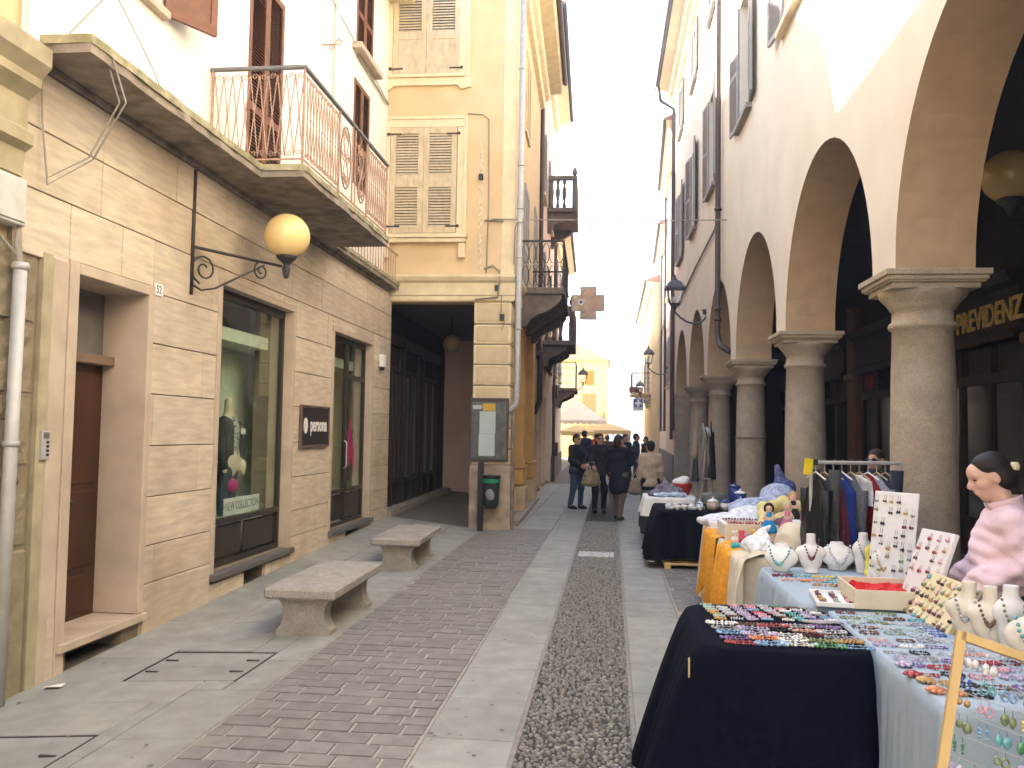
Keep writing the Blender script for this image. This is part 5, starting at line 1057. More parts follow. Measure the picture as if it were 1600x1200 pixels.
# ---- earring boards: base corner to corner, leaning back
def board(name,p0,p1,z,h,lean,mt,label,th=.012,rowsn=6,coln=6,pal=None,what='',back=None):
    p0=Vector((*p0,z)); p1=Vector((*p1,z)); u=(p1-p0); wd=u.length; u.normalize(); nrm=Vector((0,0,1)).cross(u); nrm=-nrm if nrm.y>0 and abs(nrm.y)>abs(nrm.x) or nrm.x>.3 else nrm
    up=(Vector((0,0,1))*math.cos(lean)-nrm*math.sin(lean)).normalized(); no=u.cross(up); no=no if no.dot(nrm)>0 else -no
    M=Matrix((( u.x,up.x,no.x,p0.x),(u.y,up.y,no.y,p0.y),(u.z,up.z,no.z,p0.z),(0,0,0,1)))
    t=thing(name,p0,label,'display board'); T=Matrix.Translation(-p0)@M
    MB().cbox(0,wd,0,h,-th,0,.004).xf(T).build('board',mt,t)
    for r in range(rowsn):
        for c in range(coln):
            if random.random()<.12: continue
            cx=wd*(c+.5)/coln+random.uniform(-.004,.004); cy=h*(rowsn-r-.28)/rowsn; colr=random.choice(pal); m=MB(); L_=h/rowsn*random.uniform(.5,.95); sd=min(.008,wd/coln*.22)
            for s_ in (-1,1):
                m.tube([(cx+s_*sd,cy,.002),(cx+s_*sd,cy-L_*.5,.004)],.0012,4); m.ball((cx+s_*sd,cy-L_*.75,.007),sd*random.uniform(.8,1.1),6,4,sy=random.uniform(1,1.9)); 
            m.xf(T); o=m.build('earrings',bm(colr),t,smooth=True)
    if back: MB().tube([T@Vector((wd*.5,h*.75,-th)),T@Vector((wd*.5,.02,-th-back))],.006,5).build('prop',Q('trestle_wood'),t)
    return t
dark=['jet black','jet black','grey','brown','wine red','olive green','amber','jet black']
board('earring_board',(1.70,6.05),(1.90,5.80),.803,.60,.16,white,'tall white board of dark earrings leaning against the granite column',rowsn=8,coln=6,pal=dark,back=.12)
board('earring_board',(1.665,5.32),(1.74,5.02),.806,.45,.36,white,'white board of colourful earrings propped behind the cream board',.03,7,4,['amber','wine red','pink','olive green','red','brown'],back=.14)
board('earring_board',(1.60,5.02),(1.625,4.47),.806,.27,.62,Q('straw_board',(.75,.64,.38),.8,.05,9),'straw yellow board crowded with earrings facing the street',.03,5,9,['wine red','brown','amber','turquoise','olive green','pink','jet black'],back=.1)
# ---- wooden frame of earrings, close to the camera
wfm=Q('pale_pine',(.62,.42,.17),.6,.18,7,streak=.3); ft=thing('earring_display',(1.2,2.75,0),'pine frame strung with coloured earrings at the lower right corner','display frame')
a=Vector((1.06,2.80,1.155)); b=a+Vector((.50,-.10,-.15)); dn=Vector((-.105,-.12,-.37)); uu=(b-a).normalized(); nn=uu.cross(dn).normalized(); dv=dn.normalized()
def bar(p,q,w,name):
    p,q=Vector(p),Vector(q); d_=(q-p).normalized(); s_=d_.cross(nn).normalized(); m=MB(); t_=.012; vs=[]
    for e in (p,q):
        for i,j in ((-1,-1),(1,-1),(1,1),(-1,1)): vs.append(e+s_*w*i+nn*t_*j)
    m.add(vs,[(0,1,2,3),(7,6,5,4),(0,4,5,1),(1,5,6,2),(2,6,7,3),(3,7,4,0)]); m.build(name,wfm,ft,world=True)
bar(a,b,.013,'rail'); bar(a+dn,b+dn,.013,'rail'); bar(a-dv*.012,a+dn+dv*.012,.013,'stile'); bar(b-dv*.012,b+dn+dv*.012,.013,'stile')
bar(a+(b-a)*.5-nn*.03,Vector((1.5,3.05,.0)),.012,'back_leg'); bar(a+dn,Vector((.99,2.62,0)),.011,'front_leg'); bar(b+dn,Vector((1.44,2.5,0)),.011,'front_leg')
wires=MB()
for r in range(6): p=a+dn*((r+.6)/6.6); wires.tube([p,p+(b-a)],.0012,4)
wires.build('wires',zinc,ft,world=True)
ep=['sky blue','cobalt blue','turquoise','violet','lilac','pink','leaf green','amber','yellow','olive green','pearl white','wine red','orange']
for r in range(6):
    for c in range(9):
        if random.random()<.1: continue
        p=a+dn*((r+.6)/6.6)+(b-a)*((c+.55)/9.2+random.uniform(-.01,.01))-nn*0; colr=random.choice(ep); m=MB(); sh=random.choice('sddhb')
        for s_ in (-.011,.011):
            q=p+uu*s_; m.tube([q,q+Vector((0,0,-.018))],.0012,4); e=q+Vector((0,0,-.018)); L_=random.uniform(.012,.02)
            if sh=='s': m.ball((e.x,e.y,e.z-L_),L_*.75,8,5,sz=1.2)
            elif sh=='d': m.lathe([(.001,0),(L_*.6,-.008),(L_*.75,-.02),(L_*.5,-.032),(.001,-.038)],(e.x,e.y,e.z),8,1,.35)
            elif sh=='h': m.tube([(e.x+L_*.6*math.cos(w_),e.y,e.z-.014+L_*.8*math.sin(w_)) for w_ in np.linspace(0,2*PI,11)[:-1]],.0035,5,True)
            else: [m.ball((e.x,e.y,e.z-.008-.011*i),.0065-.001*i,6,4) for i in range(3)]
        o=m.build('earrings',bm(colr),None,smooth=True); o.data.transform(Matrix.Translation(-p)); o.location=p
        tag(o,'%s earrings in the pine frame, %s wire from the top, %s from left'%(colr,ORD[r],ORD[c]),'earrings','earrings in the pine frame')
# ---- clothes rack
rk=thing('clothes_rack',(1.8,6.85,0),'metal clothes rack hung with garments in front of the granite column','clothes rack')
r0,r1=Vector((1.49,6.72,1.56)),Vector((2.2,6.92,1.56))
MB().tube([r0,r1],.014,8).build('rail',zinc,rk,world=True)
for p in (r0,r1): MB().tube([p,(p.x,p.y,.02)],.014,8).build('post',zinc,rk,world=True); MB().tube([(p.x+.06,p.y-.28,.02),(p.x-.06,p.y+.28,.02)],.014,8).build('foot',zinc,rk,world=True)
MB().cbox(r0.x-.02,r0.x+.05,r0.y-.02,r0.y+.02,1.54,1.585,.004).build('joint',black,rk,world=True)
pc=MB().cbox(-.035,.035,-.003,.003,-.06,.06,.001); tag(pc.build('price_card',Q('yellow_card',(.8,.62,.03),.7),loc=(1.465,6.69,1.53),rot=(0,.12,.3)),'yellow price card on the left end of the clothes rack','card')
gar=[('black leather jacket','black_leather',(.012,.012,.013),.82,.62,.03),('charcoal coat','charcoal_wool',(.06,.06,.06),1.0,.2,.035),('maroon sequinned top','maroon_sequins',(.10,.02,.03),.95,.25,.04),('royal blue top','royal_blue',(.015,.035,.18),.85,.4,.045),('dark grey cardigan','grey_knit',(.10,.105,.12),.80,.4,.04),('white blouse','off_white',(.6,.6,.6),1.25,.3,.03),('crimson top','crimson',(.25,.01,.02),.9,.3,.04),('light grey cardigan','light_grey_knit',(.27,.28,.3),.86,.5,.045),('navy jacket','navy_wool',(.02,.025,.04),1.0,.3,.04)]
for i,(nm,mn_,col,zb,fl,th) in enumerate(gar):
    p=r0.lerp(r1,(i+.55)/10.4); top=1.47; t=thing('hanging_garment',(p.x,p.y,zb),nm+' hanging on the clothes rack, %s from the left'%ORD[i],'garment','garments on the rack',rot=.27)
    rg=random.Random(i); ph=[rg.uniform(0,6.28) for _ in range(4)]
    def fn(u,v,zb=zb,th=th,fl=fl,ph=ph,top=top):
        a=2*PI*u; h=v*(top-zb); k=1-v; sh=1 if v<.80 else max(.1,(1-v)/.2); wd=(.15+.05*fl*k)*(sh**.85); tt=(th+.04*fl*k)*(sh**.5); f=1+.22*k*math.sin(5*a+ph[0])+.14*k*math.sin(9*a+ph[1]+2*v)
        return (tt*f*math.cos(a)+.012*math.sin(5*v+ph[2]),wd*f*math.sin(a),h)
    MB().grid(fn,36,16,True).build('cloth',Q(mn_,col,.85 if 'leather' not in nm else .4,.3,60 if 'sequin' in nm or 'knit' in mn_ else 14),t,smooth=True)
    sl=MB()
    for s_ in (-1,1): sl.lathe([(.025,0),(.035,.25),(.045,.45)],(0,s_*.15,max(.06,top-zb-.56)),8,1,1.2)
    if i in (0,1,4,7,8): sl.build('sleeves',Q(mn_),t,smooth=True)
    MB().tube([(0,-.14,top-zb-.03),(0,0,top-zb+.02),(0,.14,top-zb-.03)],.006,5).build('hanger',Q('trestle_wood') if i%3 else white,t); MB().tube([(0,0,top-zb+.02),(0,0,1.545-zb),(.012,0,1.578-zb),(.0,0,1.585-zb)],.003,5).build('hanger_hook',zinc,t)
# ---- cream stall goods
def heap(name,ell,mt,label,cat,h=.016,k=.02,noise=.006,ss=1):
    m=sdf_mesh(ell,h,k); rg=np.random.default_rng(len(label)); V=np.array(m.v); ph=rg.uniform(0,6.28,6)
    V+= noise*np.stack([np.sin(38*V[:,1]+31*V[:,2]+ph[0]),np.sin(35*V[:,0]+29*V[:,2]+ph[1]),np.sin(33*V[:,0]+37*V[:,1]+ph[2])],1); c=V.min(0); base=np.array([V[:,0].mean(),V[:,1].mean(),c[2]]); m.v=[tuple(p) for p in V-base]
    return tag(m.build(name,mt,loc=tuple(base),smooth=True),label,cat)
# orange scarf hanging over the left edge
def drape(name,pts,w,mt,label,seed=0,fold=.018,zf=9):
    rg=random.Random(seed); ph=rg.uniform(0,6); P=[Vector(p) for p in pts]
    def fn(u,v):
        k=v*(len(P)-1); i=min(int(k),len(P)-2); p=P[i].lerp(P[i+1],k-i); a=(u-.5)*w*(1+.25*math.sin(3*v+ph)); return (p.x-fold*(.35+v)*1.3*math.sin(zf*u*2.2+ph+2.2*math.sin(2.6*v+ph)+3*v)-.012*v*math.sin(23*u+7*v),p.y+a*(1-.22*math.sin(PI*v)),p.z+.008*math.sin(13*u+ph)-.09*v*v*(math.sin(7*u+ph)+.5*math.sin(17*u)))
    o=MB().grid(fn,34,26).build(name,mt,None,smooth=True); so_=o.modifiers.new('thickness','SOLIDIFY'); so_.thickness=.004; return tag(o,label,'scarf')
drape('orange_scarf',[(1.25,8.7,.815),(1.05,8.75,.82),(.965,8.75,.80),(.93,8.72,.6),(.92,8.7,.4),(.91,8.75,.22)],.95,orange,'orange scarf hanging down the far left edge of the cream stall',1)
drape('orange_scarf',[(1.22,7.55,.815),(1.06,7.55,.825),(.955,7.55,.79),(.92,7.5,.55),(.90,7.5,.3),(.89,7.52,.2)],.75,orange,'orange scarf with gathered folds over the near left edge of the cream stall',4,.025,11)
drape('cream_drape',[(1.35,7.25,.83),(1.15,7.15,.835),(1.0,7.0,.80),(.97,6.95,.5),(.96,6.93,.12)],.5,creamc,'loose cream drape falling over the near corner of the cream stall',6,.03,10)
bxs=thing('white_display_box',(1.22,8.35,.81),'white slanted display box with rows of beadwork on the cream stall','box'); MB().cbox(-.18,.25,-.35,.35,0,.13,.006).build('box',whitec,bxs)
for i in range(5): m=MB(); beads(m,[(-.14+.36*j/13,-.26+.12*i,.14) for j in range(14)],.012); m.build('bead_row',bm(['red','brown','coral','grey','wine red'][i]),bxs,smooth=True)
MB().cbox(-.20,.27,-.37,-.352,0,.15,.003).build('front_panel',creamc,bxs)
heap('folded_fabric',[('e',(1.25,9.35,.86),(.3,.25,.07)),('e',(1.5,9.45,.92),(.25,.2,.09)),('c',(.93,9.3,.86),(1.2,9.35,.88),.03,.05)],Q('white_floral',(.7,.72,.76),.9,.25,22),'pile of white and blue printed fabric at the far end of the cream stall','fabric')
heap('folded_fabric',[('e',(1.7,10.3,.9),(.35,.3,.14)),('e',(1.95,10.5,1.05),(.2,.25,.15)),('c',(1.45,10.0,.83),(1.7,10.2,.9),.1,.12)],Q('blue_print',(.42,.47,.6),.9,.4,20),'heap of blue patterned fabric sloping up behind the cream stall','fabric',.02)
table('trestle_table',1.3,2.1,9.8,10.9,.8,'low trestle under the heap of blue patterned fabric'); 
heap('plastic_wrapped_bundle',[('c',(2.0,10.55,1.12),(1.95,10.52,1.4),.09,.03),('e',(2.05,10.55,1.15),(.12,.1,.1))],Q('blue_cellophane',(.12,.14,.3),.2,.6,25),'shiny blue plastic wrapped bundle standing on the fabric heap by the column','bundle',.014)
tag(MB().cbox(1.55,2.05,11.15,11.2,.86,.93,.006).build('wooden_bar',Q('trestle_wood')),'wooden bar lying behind the heap of blue patterned fabric','board')
heap('yellow_shawl',[('c',(1.42,8.35,.9),(1.48,8.6,1.05),.05,.06),('c',(1.48,8.6,1.05),(1.7,8.75,1.1),.06,.06),('c',(1.7,8.75,1.1),(1.95,8.75,1.04),.06,.04),('c',(1.5,8.4,.95),(1.75,8.55,1.02),.05,.05)],Q('pale_yellow_shawl',(.72,.62,.26),.9,.1,12),'pale yellow shawl rolled in an arch on the cream stall','shawl',.014,.02,.008)
heap('mauve_shawl',[('c',(1.55,8.3,.93),(1.95,8.45,.95),.06,.06),('c',(1.6,8.2,.88),(1.9,8.2,.88),.05,.05)],Q('mauve_shawl',(.17,.10,.15),.9,.15,12),'mauve shawl under the pale yellow one','shawl',.014)
heap('lace_cloth',[('e',(1.17,7.2,.87),(.12,.12,.08)),('c',(1.2,7.25,.9),(1.28,7.3,1.02),.06,.02),('e',(1.32,7.1,.84),(.1,.1,.05))],Q('lace_white',(.75,.76,.76),.9,.3,30),'white lace cloth peaked up on the near corner of the cream stall','cloth',.012,.015,.01)
heap('turquoise_scarf',[('c',(1.03,7.45,.825),(1.2,7.42,.84),.03,.03),('c',(1.1,7.3,.82),(1.2,7.42,.84),.025,.025)],Q('turquoise_silk',(.03,.38,.42),.6,.2,14),'small turquoise scarf crumpled on the near edge of the cream stall','scarf',.01)
heap('cream_cushion',[('e',(1.45,7.05,.94),(.16,.14,.14)),('e',(1.62,6.98,1.0),(.1,.1,.12)),('c',(1.3,6.95,.83),(1.6,7.0,.85),.06,.08)],creamc,'bulging cream cloth bundle behind the low white bust','cloth',.016,.03,.008)
def doll(loc,rot,label,dress,hair,lean=0):
    t=thing('doll',loc,label,'doll','cloth dolls on the cream stall',rot); sk=Q('doll_skin',(.72,.5,.38),.7)
    sdf_mesh([('e',(0,0,.215),(.03,.03,.034)),('c',(0,0,.18),(0,0,.12),.012,.025),('c',(0,.025,.165),(.02,.05,.12),.01,.008),('c',(0,-.025,.165),(.02,-.05,.12),.01,.008),('c',(0,0,.12),(0,0,.02),.03,.04)],.007,.008).build('body',sk,t,smooth=True)
    MB().lathe([(.075,0),(.07,.03),(.05,.08),(.028,.12),(.032,.15),(.022,.178)],(0,0,0),14).build('dress',dress,t,smooth=True)
    sdf_mesh([('e',(-.008,0,.226),(.034,.036,.034)),('e',(-.015,.03,.205),(.016,.014,.03)),('e',(-.015,-.03,.205),(.016,.014,.03))],.007,.006).build('hair',hair,t,smooth=True)
    MB().tube([(0,.035*math.cos(q),.14+.0*q) for q in np.linspace(0,PI,3)],.008,5).build('sash',white,t)
doll((1.36,7.72,.92),FC,'doll in bright blue skirt sitting among the books',Q('doll_blue',(.02,.25,.55),.8),Q('hair_black',(.02,.015,.012),.6)); doll((1.52,7.75,.93),FC,'doll in pink dress with pale hair beside the bright blue one',Q('doll_pink',(.65,.2,.3),.8),Q('hair_pale',(.6,.5,.3),.7))
doll((1.72,7.85,1.02),FC,'red haired doll in rose dress on the top box',Q('doll_rose',(.5,.2,.25),.8),Q('hair_red',(.3,.07,.02),.7)); doll((1.63,8.05,1.0),FC,'fair haired doll in black dress next to the red haired one',Q('doll_black',(.02,.02,.02),.8),Q('hair_fair',(.55,.33,.13),.7))
tb=thing('display_crate',(1.72,7.85,.805),'shallow white crate under the red haired doll','box'); MB().cbox(-.16,.16,-.2,.25,.17,.21,.004).build('shelf',whitec,tb); MB().cbox(-.16,.16,-.2,.25,0,.03,.004).build('bottom',whitec,tb); MB().cbox(-.16,-.14,-.2,.25,.03,.17,.003).build('side',whitec,tb); MB().cbox(.14,.16,-.2,.25,.03,.17,.003).build('side',whitec,tb)
for i,c in enumerate([(.35,.12,.09),(.6,.5,.42),(.3,.08,.07),(.5,.45,.4)]):
    t=thing('book',(1.50+.035*i,7.5,.815),'%s book leaning on the cream stall, %s from the left'%(['brick red','beige','dark red','grey'][i],ORD[i]),'book','books leaning on the cream stall'); Mx=Matrix.Rotation(.5,4,'Y')
    MB().cbox(0,.022,-.06,.06,0,.15,.002).xf(Mx).build('cover',Q('book%d'%i,c,.7),t); MB().box(.003,.019,-.062,-.06,.004,.146).xf(Mx).build('pages',white,t)
for i,(x,y) in enumerate(((1.33,7.5),(1.42,7.35))):
    t=thing('book',(x,y,.81+.0*i),['grey green book lying flat below the bright blue doll','terracotta book lying flat nearest the busts'][i],'book'); MB().cbox(-.1,.12,-.07,.07,0,.045,.003).build('cover',Q(['bk_green','bk_terra'][i],[(.25,.27,.22),(.42,.18,.1)][i],.7),t); MB().box(-.098,.118,-.072,-.07,.006,.039).build('pages',white,t)
# ---- crockery table
por=Q('porcelain',(.75,.75,.74),.25,.05,20); bwp=Q('blue_white_porcelain',(.45,.5,.62),.25,.7,28); tan_=Q('tan_pottery',(.5,.4,.32),.4,.2,14); cob=Q('cobalt_glaze',(.03,.05,.2),.25,.2,14)
def jar(x,y,z,r,h,mt,lid,label,cat='jar'):
    t=thing('lidded_jar',(x,y,z),label,cat,'crockery on the black table'); MB().lathe([(r*.7,0),(r,.05*h/.12),(r*1.02,h*.6),(r*.9,h),(r*.6,h)],(0,0,0),18).build('body',mt,t,smooth=True); MB().lathe([(r*.95,h),(r*.9,h+.015),(r*.4,h+.035),(r*.12,h+.04),(r*.2,h+.06),(.002,h+.07)],(0,0,0),18).build('lid',lid,t,smooth=True)
jar(1.36,11.85,.755,.085,.11,tan_,por,'tan lidded jar left of the blue ones on the black table'); jar(1.53,11.9,.755,.075,.10,por,cob,'white jar with cobalt lid in the middle of the black table'); jar(1.72,11.85,.755,.08,.12,tan_,bwp,'tan jar with blue white lid at the right of the black table'); jar(1.78,12.3,.755,.09,.2,cob,por,'tall cobalt jar with white lid at the back of the black table'); jar(1.74,12.55,.755,.09,.27,cob,cob,'tallest all cobalt jar at the back of the black table'); jar(1.2,12.0,.755,.05,.07,bwp,bwp,'small blue and white sugar pot near the plates')
for i in range(14):
    x=.78+.10*(i%5)+random.uniform(-.02,.02); y=11.75+.14*(i//5); t=thing('plate_stack',(x,y,.755),'small white crockery piece on the black table, %s from left, %s row'%(ORD[i%5],ORD[i//5]),'crockery','white crockery on the black table')
    if i%3==0: MB().lathe([(.02,0),(.03,.004),(.055,.012),(.06,.016),(.055,.017),(.02,.008)],(0,0,0),16).build('dish',por,t,smooth=True); MB().lathe([(.02,.018),(.03,.022),(.055,.03),(.06,.034),(.05,.035),(.02,.026)],(0,0,0),16).build('dish',por,t,smooth=True)
    else: MB().lathe([(.02,0),(.025,.01),(.036,.04),(.036,.06),(.03,.06),(.02,.012)],(0,0,0),14).build('cup',por,t,smooth=True); MB().tube([(.033,0,.05),(.055,0,.045),(.055,0,.025),(.033,0,.018)],.004,5).build('handle',por,t,smooth=True)
pal_=thing('wooden_pallet',(1.3,11.9,0),'wooden pallet base showing under the black crockery table','pallet'); 
for i in range(4): MB().cbox(-.6,.6,-.35+.22*i,-.25+.22*i,.05,.08,.004).build('plank',wfm,pal_)
for s_ in (-1,0,1): MB().cbox(s_*.55-.04,s_*.55+.04,-.35,.4,0,.049,.004).build('runner',wfm,pal_)
# ---- far small table: clothes pile, red basket, hat stand
heap('clothes_pile',[('e',(.75,13.95,.82),(.16,.2,.06)),('e',(.9,14.2,.87),(.2,.2,.09)),('e',(1.02,14.0,.84),(.14,.15,.07))],Q('mixed_clothes',(.16,.14,.17),.9,.8,16),'pile of dark patterned scarves on the farthest stall table','clothes',.016,.02,.012)
heap('clothes_pile',[('e',(.82,13.75,.81),(.17,.09,.035)),('e',(1.05,13.8,.815),(.14,.09,.04))],Q('blue_white_clothes',(.4,.5,.6),.9,.7,12),'light blue folded garments at the near edge of the farthest stall table','clothes',.014,.02,.008)
rb_=thing('red_basket',(1.15,14.35,.78),'red plastic basket filled with white cloth on the farthest stall table','basket'); MB().lathe([(.12,0),(.17,.16),(.175,.19),(.16,.19),(.115,.02)],(0,0,0),18).build('basket',Q('red_plastic',(.45,.04,.03),.4),rb_,smooth=True); sdf_mesh([('e',(-.03,0,.2),(.13,.12,.07)),('e',(.05,.04,.25),(.08,.08,.05))],.02).build('white_cloth',whitec,rb_,smooth=True)
hs=thing('hat_stand',(1.32,13.2,0),'leaning wooden easel stand hung with caps and dark bags','hat stand'); sm_=Q('grey_wood',(.3,.28,.25),.8)
for s_ in (-.05,.05): MB().tube([(-.1+s_,0,0),(.12+s_*.3,.25,1.85)],.018,6).build('pole',sm_,hs)
MB().tube([(.35,.4,0),(.12,.25,1.7)],.016,6).build('back_leg',sm_,hs)
for z in (.6,1.1): MB().tube([(-.06+z*.06,.1,z),(.1+z*.06,.1,z)],.012,5).build('rung',sm_,hs)
def slack(p,w,h,mt,label):
    t=thing('shoulder_bag',p,label,'bag'); ph=p[0]*9
    MB().grid(lambda u,v:((.05+.02*math.sin(6*u+ph))*math.cos(2*PI*u)*(1.15-.5*v),w*math.sin(2*PI*u)*(1-.55*v)*(1+.08*math.sin(5*v+ph)),-h*(1-v)+.015*math.sin(9*u*6+ph)*(1-v)),26,10,True).build('pouch',mt,t,smooth=True); MB().tube([(0,-w*.4,-.02),(0,0,.16),(0,w*.4,-.02)],.008,5).build('strap',mt,t)
slack((1.28,13.3,1.40),.12,.34,Q('dark_bag',(.03,.035,.05),.7),'dark blue bag hanging halfway down the leaning stand'); slack((1.52,13.5,1.80),.19,.72,Q('black_bag',(.012,.012,.012),.7),'black bag hanging behind the leaning stand'); slack((1.27,13.32,1.80),.10,.36,Q('taupe_cap',(.24,.2,.17),.9),'taupe cloth bag hanging high on the leaning stand')
ht=thing('hat',(1.40,13.36,1.78),'pale grey hat hung edge on at the top of the leaning stand','hat'); HT=Matrix.Rotation(1.35,4,'Y'); MB().lathe([(.15,0),(.155,.006),(.09,.012),(.085,.06),(.06,.09),(.005,.095)],(0,0,0),20).xf(HT).build('crown',Q('pale_cap',(.42,.41,.39),.9),ht,smooth=True); MB().lathe([(.092,.012),(.095,.02),(.092,.028)],(0,0,0),20).xf(HT).build('band',black,ht,smooth=True)
cr_=thing('storage_crate',(1.55,13.6,0),'grey lidded bucket standing by the leaning stand','bucket'); MB().lathe([(.17,0),(.2,.75),(.21,.78),(.2,.85),(.1,.87)],(0,0,0),18).build('bucket',Q('grey_bucket',(.2,.22,.2),.5),cr_,smooth=True)

# ---- more clutter on the cream stall
def stack(x,y,z,n,w,d,cols,label,rot=0):
    t=thing('folded_linen',(x,y,z),label,'linen','folded linen on the cream stall',rot)
    for i in range(n):
        m=MB().grid(lambda u,v:((u-.5)*w+.004*math.sin(9*v+i),(v-.5)*d+.004*math.sin(8*u+2*i),.004*math.sin(7*u+i)*math.sin(6*v)),8,8); q=list(m.v); k=len(q); m.add([(a,b,c+.016) for a,b,c in q],[tuple(r) for r in m.f]); 
        bd=[j for j in range(8)]+[8*j+7 for j in range(1,8)]+[56+j for j in range(6,-1,-1)]+[8*j for j in range(6,0,-1)]; m.f+= [(bd[j],bd[(j+1)%len(bd)],k+bd[(j+1)%len(bd)],k+bd[j]) for j in range(len(bd))]
        m.v=[(a+random.uniform(-.0,.0)+.006*((i*5)%3-1),b,c+.0175*i) for a,b,c in m.v]; m.build('fold',cols[i%len(cols)],t,smooth=False)
wl=Q('lace_white'); bp_=Q('white_floral'); rp_=Q('rose_print',(.6,.38,.36),.9,.35,20); gp=Q('green_print',(.4,.45,.33),.9,.35,20)
for i,(x,y,n,cols,nm) in enumerate(((1.10,9.05,4,[wl,bp_],'white and blue'),(1.32,9.0,3,[rp_,wl],'rose printed'),(1.12,8.85,2,[gp,wl],'green printed'),(1.50,9.15,4,[wl,rp_,bp_],'mixed white and rose'),(1.62,7.25,3,[wl,gp],'white and green'),(1.83,7.3,4,[rp_,wl],'rose and white'))): stack(x,y,.803,n,.2,.16,cols,nm+' linen stack on the cream stall'+[' near the far edge',' behind the bead box',' beside the bead box',' below the yellow shawl',' beside the books',' behind the clothes rack'][i],random.uniform(-.3,.3))
for i,(x,y,c,nm) in enumerate(((1.15,7.85,(.6,.1,.12),'red'),(1.25,7.92,(.75,.55,.1),'yellow'),(1.08,7.78,(.7,.68,.62),'white'),(1.28,7.62,(.1,.25,.45),'blue'),(1.17,7.66,(.55,.3,.4),'rose'))):
    t=thing('lavender_sachet',(x,y,.81),nm+' tied cloth sachet in front of the bead box on the cream stall','sachet','sachets on the cream stall'); mt_=Q('sachet_'+nm,c,.9,.25,30); sdf_mesh([('e',(0,0,.032),(.036,.036,.032)),('c',(0,0,.055),(0,0,.075),.012,.010),('c',(0,0,.078),(.014,.006,.098),.008,.016),('c',(0,0,.078),(-.014,-.006,.098),.008,.016)],.007,.008).build('pouch',mt_,t,smooth=True); MB().lathe([(.014,0),(.016,.004),(.014,.008)],(0,0,.068),10).build('ribbon',white,t,smooth=True)
